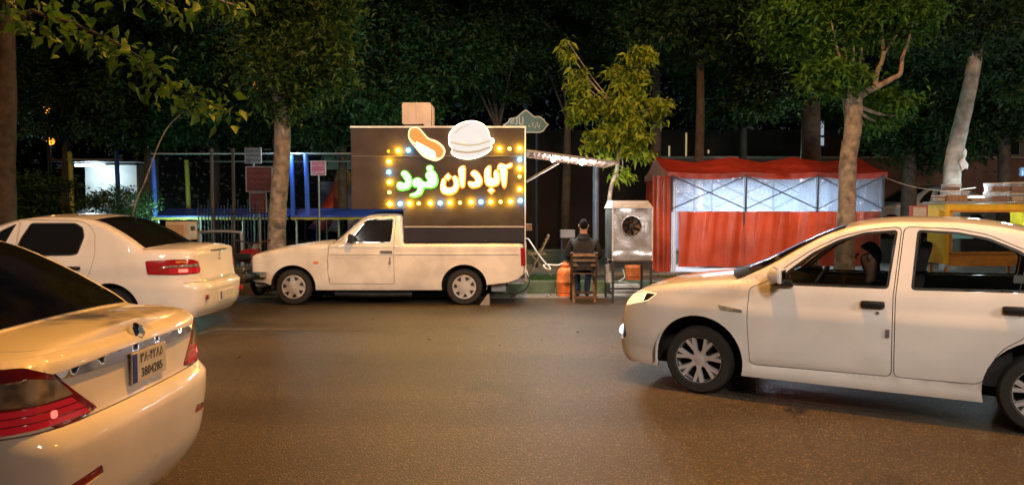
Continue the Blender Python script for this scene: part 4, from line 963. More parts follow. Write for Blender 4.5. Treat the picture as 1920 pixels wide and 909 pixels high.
for sd in ('near','far'):
    t_ = panel(H3, inset(tl3,.003), 'tail_light', M_['lamp_dark'], car3, off=.004, flange=.02, side=sd, g=.03)
    panel(H3, rounded([(float(H3.S(3.28)),.865),(float(H3.S(3.33)),.930),(y3(.72),.950),(y3(.615),.925),(y3(.54),.852),(y3(.70),.85)],.012), 'clear_lens', mat('faceted_lens_'+sd, (.40,.33,.28), .15, .6, coat=1, var=.45, vscale=18, detail=1), t_, off=.008, flange=.004, side=sd, g=.025)
    for k in range(3):
        z0 = .758+.029*k
        panel(H3, rounded([(float(H3.S(3.33+.02*k)),z0+.003),(float(H3.S(3.33+.02*k)),z0+.026),(y3(.48+.035*k),z0+.026),(y3(.45+.035*k),z0+.003)],.006), 'brake_lens', M_['lamp_on'], t_, off=.008, flange=.004, side=sd, g=.025)
    panel(H3, rounded([(y3(.655),.785),(y3(.655),.815),(y3(.625),.815),(y3(.625),.785)],.012), 'brake_bulb', M_['lamp_hot'], t_, off=.010, flange=0, side=sd, g=.03)
    panel(H3, inset(refl3,.003), 'reflector', M_['lamp_red'], car3, off=-.004, flange=.01, side=sd, g=.03)
    for i,(x,z) in enumerate(((1.28,.87),(2.22,.88))): door_handle(H3, x, z, (n3 if sd=='near' else f3)[i], P1, .18, .04, sd)
c_ = H3.map([H3.smax],[.86],.012)[0]
number_plate(lid3, (c_[0]+.004, 0, .865), .32, .14, 1, [('۳۸۰۴۲۸۵', .034, .06, .21), ('3804285', -.032, .06, .20)], True)
c_ = H3.map([H3.smax],[1.0],.0)[0]
b = MB(); b.lathe([(0,.012),(.02,.012),(.036,.008),(.042,0),(.042,-.02)], Matrix.Translation((c_[0]+.004,0,1.01)) @ Matrix.Rotation(R(70),4,'Y') @ Matrix.Diagonal((1,1.15,1,1)), 6); b.build('emblem', M_['chrome'], lid3)
deck(H3, float(H3.S(3.05)), H3.smax-.01, 'boot_lid_top', P1, car3, split=.86, ns=20)
deck(H3, .02, float(H3.S(.6)), 'hood', P1, car3, ns=16)
glass_top(H3, .47, 1.35, 'windscreen', M_['tint'], car3)
glass_top(H3, 1.35, 2.50, 'roof', P1, car3, bow0=0, bow1=.3, bowsign=1, ns=20)
glass_top(H3, 2.50, 3.17, 'rear_window', M_['tint'], car3, bowsign=1, bow0=.3, bow1=1.0, tmax=.95, lift=.002)
glass_top(H3, 2.50, 3.19, 'rear_window_surround', P1, car3, bowsign=1, bow0=.3, bow1=1.0, lift=-.004)
# ---------------------------------------------------------------- food truck: old pickup carrying a sign-lit box
HP = Hull([(-.72,0),(-.718,.5),(-.70,.66),(-.64,.745),(-.5,.765),(0,.785),(1,.79),(3.0,.79),(3.55,.785),(3.68,.765),(3.725,.70),(3.74,.5),(3.74,0)],
    side=[(.15,-.09),(.24,-.05),(.30,-.03),(.45,-.008),(.62,.0),(.815,.0),(.826,.008),(.84,.002),(.93,-.006),(.945,.0),(.955,-.010),(1.02,-.02)],
    front=[(.2,-.05),(.45,0),(.7,0),(.8,-.01),(1.0,-.06)],
    rear=[(.2,-.08),(.4,-.06),(.48,-.01),(.6,0),(1.0,-.01)],
    ztop=[(-.72,.785),(-.66,.81),(-.5,.845),(-.28,.895),(.1,.955),(.5,.995),(.8,1.008),(1.6,1.003),(3.74,1.010)],
    zg=[(.66,1.0),(.80,1.115),(1.0,1.305),(1.12,1.405),(1.24,1.455),(1.4,1.472),(1.6,1.474),(1.74,1.465),(1.772,1.43),(1.778,1.0)],
    tum=.20, rs=.05, rg=.05, crown=.03, crown_roof=.03, bow=.12)
PP = M_['pick_paint']
truck = thing('food_truck', 'old cream pickup carrying a dark box with glowing food sign', 'food truck', (-3.52, 12.72, 0))
zl = .25
aF = arch(HP, 0, .345, .305, zl, sq=1.05); aR = arch(HP, 2.75, .345, .315, zl, sq=1.06)
dp = rounded(xs_(HP, [(.585,.99),(.56,.76),(.565,.50),(.59,.345),(1.632,.345),(1.632,.99),(1.655,1.435),(1.40,1.44),(1.16,1.40),(1.05,1.33),(.86,1.145),(.74,1.015)]), .03)
wp = rounded(xs_(HP, [(.89,1.012),(1.18,1.385),(1.62,1.39),(1.585,1.008)]), .03)
q0, q1 = float(HP.S(-.655)), float(HP.S(3.71))
outl = HP.outline_top(q0, q1) + [(q, zl) for q in np.linspace(q1, float(HP.S(3.1)), 12)*0+np.linspace(q1, float(HP.S(3.1)), 12)] + [(q, .245) for q in np.linspace(float(HP.S(3.05)), q0, 30)]
tailcut = [(float(HP.S(3.1)),.1),(float(HP.S(3.12)),.33),(float(HP.S(3.45)),.37),(float(HP.S(3.62)),.43),(float(HP.S(3.70)),.50),(q1+.1,.50),(q1+.1,.1)]
nosecut = [(q0-.1,.1),(q0-.1,.40),(float(HP.S(-.45)),.36),(float(HP.S(-.30)),.30),(float(HP.S(-.30)),.1)]
ptl = rounded([(float(HP.S(3.665)),.635),(float(HP.S(3.655)),.925),(float(HP.Sy(.60)),.925),(float(HP.Sy(.60)),.635)], .012)
for sd in ('near','far'):
    panel(HP, outl, 'body_side', PP, truck, holes=[dp, aF, aR, tailcut, nosecut, ptl], side=sd, rows=top_rows(HP, outl), flange=.03)
    d_ = panel(HP, inset(dp,.008), 'door', PP, truck, holes=[inset(wp,-.002)], side=sd, rows=top_rows(HP, dp))
    panel(HP, wp, 'window_trim', M_['chrome'], d_, holes=[inset(wp,.013)], off=.002, flange=.015, side=sd, g=.04)
    panel(HP, inset(wp,.008), 'window', M_['tint'], d_, off=-.012, flange=0, side=sd, g=.06)
    sg = 1 if sd == 'near' else -1
    P = HP.map([float(HP.S(1.50))],[.865],.0)[0]
    b = MB(); b.box((P[0]+.01, sg*(P[1]-.004), P[2]-.005),(.19,.012,.045)); b.box((P[0]-.01, sg*(P[1]-.026), P[2]+.004),(.16,.022,.022)); b.box((P[0]+.085, sg*(P[1]-.016), P[2]),(.02,.03,.026))
    b.build('door_handle', M_['chrome'], d_, bevel=.004)
    b = MB(); b.box((1.565, sg*(P[1]-.006), .735),(.018,.012,.09)); b.box((1.565, sg*(P[1]-.02), .685),(.028,.02,.045)); b.build('door_padlock', M_['steel'], d_, bevel=.003)
    for z0_, z1_ in ((.812,.826),(.938,.950)):
        for x0_, x1_, pr_ in ((-.52,.555,truck),(.60,1.62,d_),(1.645,3.62,truck)):
            panel(HP, xs_(HP, [(x0_,z0_),(x1_,z0_),(x1_,z1_),(x0_,z1_)]), 'side_crease', PP, pr_, off=.006, flange=.008, side=sd, g=.12) if z0_ < float(HP.ztop(x0_))-.03 else None
    P = HP.map([float(HP.S(.40))],[.69],.004)[0]
    b = MB(); b.box((P[0]-.02, sg*P[1], P[2]),(.075,.012,.04)); b.build('side_repeater', M_['amber'], truck, bevel=.004)
    panel(HP, inset(ptl,.002), 'tail_light', M_['lamp_red'], truck, off=.012, flange=.03, side=sd, g=.03)
    # wing mirror
    b = MB(); b.prism(rounded([(.90,1.005),(1.00,1.005),(.995,1.13),(.93,1.15)],.02), lambda p: (p[0], sg*-.775, p[1]), lambda p: (p[0], sg*-.90, p[1]+.01)); b.build('mirror', M_['black'], d_, bevel=.01, smooth=True)
deck(HP, 0.02, float(HP.S(.84)), 'hood', PP, truck, split=.90)
glass_top(HP, .70, 1.20, 'windscreen', M_['tint'], truck, tmax=.97)
glass_top(HP, 1.20, 1.765, 'roof', mat('shaded_roof', (.06,.06,.062), .55, var=.3, vscale=4), truck, bow0=0, ns=12)  # roof colour darkened for the shade under the box overhang
b = MB(); b.prism([(-.70,1.0),(.70,1.0),(.60,1.44),(-.60,1.44)], lambda p: (1.772,p[0],p[1]), lambda p: (1.79,p[0],p[1])); b.build('cab_back', PP, truck)
# nose: dark grille, headlamps, bumper
b = MB(); b.box((-.69,0,.66),(.05,1.22,.25)); gr = b.build('grille', M_['black'], truck, bevel=.008)
for k in range(5):
    b = MB(); b.box((-.722,0,.58+k*.04),(.012,1.0,.012)); b.build('grille_bar', M_['chrome'], gr)
for yy in (-.55,.55):
    b = MB(); b.lathe([(0,.02),(.06,.016),(.088,0),(.09,-.04)], Matrix.Translation((-.715,yy,.66)) @ Matrix.Rotation(-PI/2,4,'Y'), 24); b.build('headlight', M_['lamp_clear'], truck, smooth=True)
b = MB(); b.prism(rounded([(-.80,-.80),(-.80,.80),(-.72,.84),(-.40,.845),(-.40,.815),(-.70,.80),(-.745,.76),(-.745,-.76),(-.70,-.80),(-.40,-.815),(-.40,-.845),(-.72,-.84)],.015), lambda p: (p[0],p[1],.44), lambda p: (p[0],p[1],.545))
b.build('front_bumper', M_['chrome'], truck, bevel=.012, smooth=True)
for sg in (-1,1):
    b = MB(); b.box((-.45,sg*.849,.49),(.10,.008,.06)); b.build('bumper_lamp', M_['lamp_clear'], truck, bevel=.003)
b = MB(); b.box((-.55,0,.36),(.2,1.3,.14)); b.build('front_valance', mat('rust_valance', (.25,.22,.17), .8, var=.4), truck, bevel=.02)
# tailgate and rear
b = MB(); b.box((3.735,0,.75),(.03,1.36,.50)); b.build('tailgate', PP, truck, bevel=.006)
b = MB(); b.box((3.60,0,.38),(.30,1.30,.10)); b.box((3.76,0,.42),(.07,1.42,.09)); b.build('rear_bumper', mat('worn_grey_bumper', (.34,.34,.32), .6, var=.3, vscale=7), truck, bevel=.01)
b = MB(); b.box((3.30,-.50,.27),(.24,.14,.14)); b.build('spare_box', mat('grey_can', (.30,.31,.33), .5, .3), truck, bevel=.01)
b = MB(); b.box((1.0,0,.30),(3.0,1.0,.18)); b.build('chassis', M_['dark'], truck)
b = MB(); b.tube([(.65,-.63,.175),(1.2,-.65,.165),(1.9,-.65,.17)], .045, 10); b.build('exhaust', mat('sooty_pipe', (.03,.03,.03), .6, .5, var=.4), truck, smooth=True)
b = MB(); b.tube(smooth_path([(3.74,-.72,.52),(3.80,-.76,.40),(3.74,-.76,.26),(3.62,-.74,.20),(3.5,-.74,.12)],5), .010, 6); b.build('loose_cable', M_['black'], truck)
liner(HP, 0, .345, .305, truck, .785); liner(HP, 2.75, .345, .315, truck, .785)
for x in (0, 2.75):
    for sg in (-1, 1): wheel(truck, x, sg*(.785-.05-.085), .293, .175, 'cap', sg)
b = MB(); b.box((2.72,0,1.0),(1.98,1.50,.02)); b.build('bed_cover', M_['dark'], truck)
wedge = tag(None or MB().prism([(0,0),(.16,0),(.16,.17),(.12,.17)], lambda p: (-.52+p[0],11.97,p[1]), lambda p: (-.52+p[0],12.10,p[1])).build('wheel_chock', mat('grey_block', (.3,.29,.27), .9, var=.3), bevel=.006), 'grey block wedged behind the rear wheel of the food truck', 'wheel chock')

# the box on the bed and over the cab
panelm = mat('brown_composite_panel', (.055,.040,.031), .45, spec=.22, var=.3, vscale=2.5)
panel2 = mat('dark_violet_panel', (.018,.014,.018), .4, var=.2, vscale=3)
trimm = mat('pale_alloy_trim', (.72,.66,.56), .35, .5)
BX0, BX1, BZ0, BZ1 = .955, 3.735, 1.545, 2.845
YN, YF = -.765, .765
box = MB().prism([(BX0,BZ0),(1.785,BZ0),(1.785,1.018),(BX1,1.018),(BX1,BZ1),(BX0,BZ1)], lambda p: (p[0],YN,p[1]), lambda p: (p[0],YF,p[1])).build('kitchen_box', panelm, truck)
def strip(name, x0, z0, x1, z1, wd=.022, m=trimm, th=.012): return MB().bar((x0,YN-th/2-.001,z0),(x1,YN-th/2-.001,z1), wd, th, up=(0,1,0)).build(name, m, box) if False else MB().box(((x0+x1)/2, YN-th/2-.001, (z0+z1)/2), (abs(x1-x0)+wd*(x0==x1), th, abs(z1-z0)+wd*(z0==z1))).build(name, m, box, bevel=.002)
strip('roof_trim', BX0-.01, BZ1+.004, BX1+.01, BZ1+.004, .028)
strip('edge_trim', BX1-.004, 1.02, BX1-.004, BZ1-.012, .020)
strip('rail', 1.79, 1.262, BX1-.016, 1.262, .016)
strip('panel_joint', BX0+.003, 2.385, BX1-.016, 2.385, .010, mat('joint_trim', (.20,.16,.13), .4, .3))
strip('edge_trim', BX0+.004, BZ0+.01, BX0+.004, BZ1-.012, .008, panel2)
MB().box(((1.79+BX1)/2, YN-.003, 1.14),(BX1-1.79-.03,.004,.228)).build('lower_panel', panel2, box)
for x in (1.83, 2.5, 3.1, 3.69): MB().lathe([(0,.006),(.008,.005),(.01,0)], Matrix.Translation((x,YN-.006,1.04)) @ Matrix.Rotation(PI/2,4,'X'), 10).build('rivet', M_['chrome'], box)

# sign: positions measured on the box front
def sgn(cx, cy):            # crop pixel of the sign -> (x, z) on the box front (local to the truck)
    p = at(700+cx/5.05, 220+cy/5.05, 11.955); return (p.x+3.52, p.z)
e_w = mat_emit('letter_white', (1,.90,.42), 2.1); e_g = mat_emit('letter_white_green', (.62,1,.50), 2.2)
e_o = mat_emit('letter_orange_edge', (1,.30,.02), 1.5); e_gr = mat_emit('letter_green_edge', (.10,.85,.05), 1.3)
def letter(name, pts, mw, me_, sub=4, smooth=True):
    P = smooth_path([(a,b,0) for a,b in pts], sub, True) if smooth else [Vector((a,b,0)) for a,b in pts]
    poly = [sgn(p.x,p.y) for p in P]; big = [sgn(*p) for p in inset([(p.x,p.y) for p in P], -11)]
    base = MB().prism(big, lambda p: (p[0]+.004,YN-.006,p[1]-.006), lambda p: (p[0]+.004,YN-.024,p[1]-.006)).build(name, me_, box)
    MB().prism(poly, lambda p: (p[0],YN-.026,p[1]), lambda p: (p[0],YN-.042,p[1])).build('letter_face', mw, base)
    return base
dia = lambda x,y,r: [(x,y-r),(x+r,y),(x,y+r),(x-r,y)]
L_ = lambda n,p,g=False,**k: letter(n, p, e_g if g else e_w, e_gr if g else e_o, **k)
L_('letter', [(1205,490),(1258,486),(1255,600),(1245,652),(1232,655),(1216,600)])
L_('letter', [(1183,494),(1180,470),(1197,444),(1225,446),(1255,456),(1300,438),(1306,455),(1285,476),(1245,482),(1215,472),(1200,488)])
L_('letter', [(1062,494),(1104,462),(1106,540),(1112,572),(1130,582),(1148,574),(1144,530),(1162,502),(1186,540),(1190,590),(1178,630),(1140,648),(1090,646),(1064,620),(1056,560)])
L_('letter_dot', dia(1115,690,25), smooth=False)
L_('letter', [(926,532),(958,506),(1000,540),(1024,590),(1018,632),(985,655),(935,660),(908,640),(905,612),(950,616),(975,600),(955,565)])
L_('letter', [(812,492),(860,466),(864,560),(858,640),(844,660),(832,650),(820,580)])
L_('letter', [(642,650),(655,590),(680,586),(676,640),(695,668),(740,668),(768,642),(764,598),(752,572),(776,558),(802,596),(806,650),(778,702),(722,726),(668,716),(645,690)])
L_('letter_dot', dia(707,562,27), smooth=False)
L_('letter', [(500,548),(525,514),(565,508),(594,545),(603,600),(592,640),(555,660),(500,662),(474,656),(466,690),(440,728),(400,746),(360,742),(356,730),(396,716),(424,688),(420,656),(388,652),(375,620),(388,590),(420,576),(450,590),(468,612),(506,616),(522,600)], True)
L_('letter_dot', [(535+26*math.cos(t), 482+22*math.sin(t)) for t in np.linspace(0,2*PI,9)[:-1]], True)
L_('letter', [(270,532),(296,510),(340,545),(360,610),(340,662),(285,682),(242,674),(230,636),(250,616),(296,628),(312,602),(288,562)], True)
for x, y in ((541,560),(412,614)):
    c0 = sgn(x,y); MB().lathe([(0,.004),(.012,.003),(.013,0)], Matrix.Translation((c0[0],YN-.043,c0[1])) @ Matrix.Rotation(PI/2,4,'X'), 10).build('letter_eye', e_gr, box)
# light-box hot dog and burger
hd = [(335,180),(345,120),(390,98),(440,108),(480,150),(530,200),(600,225),(660,270),(682,325),(660,380),(600,415),(540,405),(470,370),(400,290),(350,225)]
bg = [(715,220),(725,150),(790,80),(880,42),(970,40),(1050,75),(1095,140),(1108,195),(1140,205),(1143,240),(1118,262),(1125,290),(1080,340),(1000,380),(900,400),(800,385),(740,345),(748,300),(722,270)]
def lightbox(name, pts, face, edge, d=.07):
    P = [(p.x,p.y) for p in smooth_path([(a,b,0) for a,b in pts], 5, True)]
    o = MB().prism([sgn(*p) for p in P], lambda p: (p[0],YN-.004,p[1]), lambda p: (p[0],YN-d,p[1])).build(name, edge, box, smooth=True)
    MB().prism([sgn(*p) for p in inset(P,7)], lambda p: (p[0],YN-d-.001,p[1]), lambda p: (p[0],YN-d-.006,p[1])).build(name+'_face', face, o)
    return o, P
o_b, _ = lightbox('burger_sign', bg, mat('burger_face', (.14,.13,.12), .6, spec=.1, emit=(1,.97,.93), es=.72, var=.2), mat_emit('burger_edge', (1,.80,.50), 5.0))
for pts in ([(825,248),(850,240),(885,242),(860,252)], [(985,210),(1010,203),(1015,214),(995,216)]):
    MB().prism([sgn(*p) for p in pts], lambda p: (p[0],YN-.077,p[1]), lambda p: (p[0],YN-.080,p[1])).build('burger_garnish', mat_emit('garnish', (.75,.8,.3), .9), o_b)
for k_, (pts, c_, s_) in enumerate((([(735,232),(800,246),(900,262),(1000,252),(1100,222),(1106,236),(1000,270),(900,280),(800,264),(735,248)],(1,.84,.52),.55), ([(742,300),(800,318),(900,330),(1000,316),(1110,280),(1104,296),(1000,334),(900,348),(800,336),(748,316)],(.95,.72,.42),.42), ([(770,150),(830,96),(900,72),(905,80),(840,108),(785,160)],(1,.90,.72),.60))):
    MB().prism([sgn(*p) for p in pts], lambda p: (p[0],YN-.077,p[1]), lambda p: (p[0],YN-.079,p[1])).build('burger_layer', mat('burger_print_%d'%k_, (.12,.1,.08), .6, spec=.1, emit=c_, es=s_), o_b)
o_h, _ = lightbox('hot_dog_sign', hd, mat_emit('hot_dog_bun', (1,.74,.40), 1.1), mat_emit('hot_dog_edge', (1,.70,.40), 1.4))
sau = [(348,175),(360,125),(395,108),(436,118),(474,162),(525,214),(595,245),(648,285),(670,330),(650,375),(608,385),(575,350),(520,318),(450,275),(395,240),(362,210)]
MB().prism([sgn(p.x,p.y) for p in smooth_path([(a,b,0) for a,b in sau],4,True)], lambda p: (p[0],YN-.077,p[1]), lambda p: (p[0],YN-.086,p[1])).build('sausage', mat_emit('sausage_glow', (1,.24,.05), .75), o_h)
MB().prism([sgn(p.x,p.y) for p in smooth_path([(420,262),(455,240),(530,290),(590,322),(600,372),(545,380),(480,340)],4,True) ] if False else [sgn(p[0],p[1]) for p in [(415,235),(470,262),(540,300),(590,330),(600,385),(545,385),(480,350),(420,285)]], lambda p: (p[0],YN-.088,p[1]), lambda p: (p[0],YN-.091,p[1])).build('bun_highlight', mat_emit('bun_glow', (1,.93,.66), 1.6), o_h)
# bulbs
ew, eb, ed, eo = mat_emit('bulb_yellow', (1,.60,.005), 170.0), mat_emit('bulb_blue', (.03,.42,1), 70.0), mat_emit('bulb_small', (1,.70,.10), 9.0), mat('bulb_off', (.4,.33,.2), .3)
BL = [(157,820,'y'),(257,818,'b'),(347,815,'y'),(433,815,'w'),(540,812,'y'),(635,812,'b'),(728,808,'y'),(822,808,'w'),(925,802,'y'),(1020,800,'b'),(1113,800,'y'),(1206,800,'w'),(1298,797,'y'),(1392,790,'b'),
      (145,322,'o'),(150,420,'y'),(150,520,'b'),(155,615,'y'),(155,710,'w'),(238,318,'y'),(335,315,'b'),(1197,300,'y'),(1290,300,'w'),(1385,295,'y'),(1385,400,'b'),(1385,485,'y'),(1385,562,'w'),(1385,680,'y')]
bm_ = {}
for cx, cy, c in BL:
    p = sgn(cx, cy)
    if c not in bm_:
        r = .030 if c in 'yb' else .025
        o = MB().lathe([(r*.5,0),(r*.55,.012),(r,.03),(r*1.05,.045),(r*.8,.066),(r*.35,.078),(0,.08)], Matrix.Rotation(PI/2,4,'X'), 14).build('sign_bulb', {'y':ew,'b':eb,'w':ed,'o':eo}[c], box, smooth=True); bm_[c] = o
    else:
        o = bm_[c].copy(); COL.objects.link(o); o.parent = box
    o.location = (p[0], YN-.001, p[1])
# water tank on the roof of the box
tank = thing('water_tank', 'white ribbed plastic tank standing on the roof of the food truck', 'water tank', (at(783,235,12.3).x, 12.45, 2.845))
tm = mat('aged_white_plastic', (.60,.53,.47), .5, var=.12, vscale=5)
tw, th_, td = .47, .40, .55
prof = rounded([(-tw/2,.05),(.06,.05),(.10,.06),(.13,.02),(tw/2,.0),(tw/2,th_),(-tw/2,th_)], .04)
b = MB(); b.prism(prof, lambda p: (p[0],-td/2,p[1]+.02), lambda p: (p[0],-td/2+.14,p[1]+.02)); b.build('tank_end', tm, tank, bevel=.012, smooth=True)
for k in range(4):
    b = MB(); b.prism(inset(prof,-.004 if k % 2 else .010), lambda p: (p[0],-td/2+.14+k*.10,p[1]+.02), lambda p: (p[0],-td/2+.232+k*.10,p[1]+.02)); b.build('tank_rib', tm, tank, bevel=.006, smooth=True)
for x in (-.10,.0): MB().lathe([(0,.0),(.022,0),(.022,.05),(0,.05)], Matrix.Translation((x,-td/2+.03,.002)), 12).build('tank_tap', tm, tank, smooth=True)
MB().box((0,-td/2-.004,.25),(.012,.01,.36)).build('tank_seam', tm, tank, bevel=.003)
for x in (-.17,.17): MB().box((x,0.05,.012),(.05,td-.1,.02)).build('tank_foot', tm, tank)
# awning at the rear of the box
galp_ = mat('dull_strut', (.20,.18,.16), .5, .5)
awn = thing('awning', 'ribbed brown sheet awning fixed to the rear of the food truck', 'awning', (.216, 12.7, 2.45))
am = mat('rusty_awning_sheet', (.10,.062,.048), .6, .2, var=.3, vscale=6); rib = mat('awning_rib', (.12,.07,.05), .6, .3)
N_ = 34
AL, AY0, AY1 = 1.46, -.72, .62
def aw(u, v): return (u*AL, AY0+(AY1-AY0)*v, .045-.19*u-.03*math.sin(PI*u)+.008*math.cos(u*N_*PI))
sh = MB().grid(69, 5, aw).build('awning_sheet', am, awn)
so = sh.modifiers.new('thick','SOLIDIFY'); so.thickness = .004
for k in range(1,10):
    u = k/10; MB().bar((u*AL-.02,AY0,.03-.19*u-.03*math.sin(PI*u)),(u*AL+.05,AY1,.03-.19*u-.03*math.sin(PI*u)),.02,.02).build('awning_rib', rib, awn)
MB().bar((0,AY0-.01,.03),(AL,AY0-.01,-.16),.02,.035).build('awning_edge', galp_, awn)
MB().bar((0,AY1+.01,.03),(AL,AY1+.01,-.16),.03,.04).build('awning_edge', rib, awn)
MB().bar((AL+.01,AY0,-.15),(AL+.01,AY1,-.15),.03,.04).build('awning_edge', rib, awn)
MB().tube([(.01,AY0+.05,-.45),(.62,AY0+.05,-.10)], .010, 8).build('awning_strut', galp_, awn)
MB().tube([(.01,AY1-.05,-.45),(.62,AY1-.05,-.10)], .010, 8).build('awning_strut', galp_, awn)
for i, (px, py) in enumerate(((1037,298),(1091,304))):
    p = at(px, py, 12.75)
    t = thing('hanging_bulb', ('bare glowing bulb under the awning, nearer the food truck' if i == 0 else 'bare glowing bulb under the awning, nearer the young tree'), 'light bulb', p, 0, 'bulbs under the awning')
    MB().lathe([(0,-.055),(.03,-.045),(.042,-.015),(.038,.015),(.02,.045),(.016,.055)], None, 16).build('bulb', mat_emit('white_bulb', (1,.97,.92), 12), t, smooth=True)
    MB().lathe([(.018,.055),(.020,.09),(.006,.10),(.003,.135)], None, 12).build('socket', M_['black'], t)
    l = bpy.data.lights.new('awning_bulb_light','POINT'); l.energy = 75; l.color = (1,.96,.88); l.shadow_soft_size = .05
    lo = bpy.data.objects.new('awning_bulb_light', l); COL.objects.link(lo); lo.parent = t; lo.location = (0,0,-.30)
# ---------------------------------------------------------------- things by the kerb: seated man, chairs, gas bottles, grill hood
folding = mat('chair_wood_dark', (.11,.06,.028), .55, var=.4, vscale=18); folding2 = mat('chair_wood_light', (.30,.19,.09), .6, var=.35, vscale=18)
def folding_chair(label, loc, rz, m, sc_=1.0):
    """slatted folding chair facing +y"""
    c = thing('folding_chair', label, 'chair', loc, rz)
    W = .41
    for sx in (-1, 1):
        x = sx*W/2
        MB().bar((x,.20,.0),(x,-.205,.83),.024,.042,up=(1,0,0)).build('leg', m, c, bevel=.004)           # front foot to the top of the back
        MB().bar((x-.032*sx,-.26,.0),(x-.032*sx,.17,.455),.022,.04,up=(1,0,0)).build('leg', m, c, bevel=.004)
        MB().bar((x-.032*sx,-.14,.445),(x-.032*sx,.22,.455),.022,.035).build('seat_rail', m, c, bevel=.003)
    for k in range(6): MB().box((0,-.11+k*.062,.474),(W-.03,.045,.016)).build('seat_slat', m, c, bevel=.003)
    for z in (.62,.70,.785):
        y = .20-.405*(z/.83); MB().box((0,y,z),(W-.02,.016,.055),Matrix.Rotation(R(-26),3,'X')).build('back_slat', m, c, bevel=.003)
    MB().box((0,-.195,.085),(W-.06,.016,.05)).build('stretcher', m, c, bevel=.003)
    MB().box((0,.135,.13),(W,.016,.05)).build('stretcher', m, c, bevel=.003)
    c.scale = (sc_, sc_, sc_); return c
CH = (1.205, 12.50, 0)
folding_chair('dark wooden slatted folding chair the seated man sits on', CH, R(-3), folding)
man = thing('person', 'man in dark jacket seated on the folding chair, back turned', 'person', (1.205, 12.55, 0), R(-3))
J = {'pelvis':((0,-.02,.585),(.165,.13)),'waist':((0,-.04,.74),(.165,.125)),'chest':((0,-.025,.93),(.195,.13)),'collar':((0,-.005,1.075),(.10,.085)),'neck':((0,.01,1.135),.060),'head1':((0,.025,1.20),.078),'head2':((0,.02,1.30),.080)}
B = [('pelvis','waist'),('waist','chest'),('chest','collar'),('collar','neck'),('neck','head1'),('head1','head2')]
for sg, p in ((-1,'l'),(1,'r')):
    J[p+'sh'] = ((sg*.195,-.01,1.015),.072); J[p+'el'] = ((sg*.275,.05,.745),.060); J[p+'wrist'] = ((sg*.17,.28,.66),.036)
    B += [('chest',p+'sh'),(p+'sh',p+'el'),(p+'el',p+'wrist')]
    hand_joints(J, B, p, J[p+'wrist'][0], (-sg*.35,.9,-.1), (sg*.9,.35,0), (0,.1,-1))
    J[p+'hip'] = ((sg*.095,.05,.555),.105); J[p+'kn'] = ((sg*.11,.43,.53),.075); J[p+'an'] = ((sg*.075,.36,.10),.050); J[p+'toe'] = ((sg*.09,.53,.045),.042)
    B += [('pelvis',p+'hip'),(p+'hip',p+'kn'),(p+'kn',p+'an'),(p+'an',p+'toe')]
body = person_mesh('body', J, B, [skin, jack, trous, shoe], man, segm)
face_parts(body, (0,.022,1.265), (0,1,0), (0,0,1))
b = MB()
for k in range(3): b.lathe([(.072+.006*k,1.065-.012*k),(.085+.012*k,1.10-.03*k),(.088+.016*k,1.075-.03*k)], Matrix.Translation((0,0,.035)), 20)
b.build('collar', jack, body, smooth=True)
# jacket hem hanging over the seat
b = MB(); n = 28
def hem(u, v):
    t = 2*PI*u; fl = 1+.05*math.sin(5*t+1)*v
    return (math.cos(t)*(.178+.035*v)*fl, -.03+math.sin(t)*(.14+.025*v)*fl, .76-.235*v+.012*math.sin(3*t)*v)
b.grid(n, 8, hem); b.build('jacket_skirt', jack, body, smooth=True)
folding_chair('pale wooden folding chair standing side-on behind the food truck', (at(1010,500,14.95).x, 14.95, .2), R(90), folding2, 1.0)

gasm = mat('orange_gas_bottle', (.78,.20,.045), .5, var=.25, vscale=8, bump=.1, bscale=20); brass = mat('brass', (.5,.36,.12), .35, .9)
def gas_bottle(label, loc, rz, h=.60, r=.145):
    g = thing('gas_bottle', label, 'gas bottle', loc, rz)
    MB().lathe([(r*.9,0),(r*.93,.01),(r*.93,.055),(r*.80,.06),(r*.94,.075),(r,.105),(r,h*.42),(r*1.012,h*.425),(r*1.012,h*.44),(r,h*.445),(r,h*.66),(r*.93,h*.755),(r*.72,h*.83),(r*.42,h*.875),(r*.2,h*.885),(0,h*.885)], None, 28).build('bottle', gasm, g, smooth=True)
    b = MB()
    for k in range(14):
        a0, a1 = R(20+k*23), R(20+(k+1)*23)
        b.add([(r*.5*math.cos(a0),r*.5*math.sin(a0),h*.85),(r*.5*math.cos(a1),r*.5*math.sin(a1),h*.85),(r*.48*math.cos(a1),r*.48*math.sin(a1),h*.99),(r*.48*math.cos(a0),r*.48*math.sin(a0),h*.99)],[(0,1,2,3)])
    o = b.build('collar_guard', gasm, g, smooth=True, weld=True); s_ = o.modifiers.new('t','SOLIDIFY'); s_.thickness = .005
    MB().lathe([(.022,h*.88),(.022,h*.95),(.014,h*.96),(.014,h*1.0),(.03,h*1.005),(.03,h*1.035),(0,h*1.04)], None, 14).build('valve', gasm, g, smooth=True)
    return g
gas_bottle('orange gas bottle standing in the road left of the seated man', (at(1059,557,13.15).x, 13.15, 0), R(40))
gas_bottle('orange gas bottle standing on the verge behind the metal fan cabinet', (at(1187,527,13.9).x, 13.9, .215), R(200), .56, .155)
hose = smooth_path([at(985,447,12.9),at(992,450,12.85),at(1008,474,12.9),at(1020,490,12.95),at(1031,501,12.97),at(1030,505,12.93),at(1022,502,12.9),at(1020,497,12.95),at(1030,496,13.05),at(1045,497,13.1),at(1056,493,13.13)], 6)
tag(MB().tube(hose, .013, 8).build('gas_hose', mat('white_hose', (.75,.75,.72), .5), smooth=True), 'white hose looping from the food truck to the gas bottle', 'hose')
b = MB(); b.box((0,0,0),(.10,.16,.11))
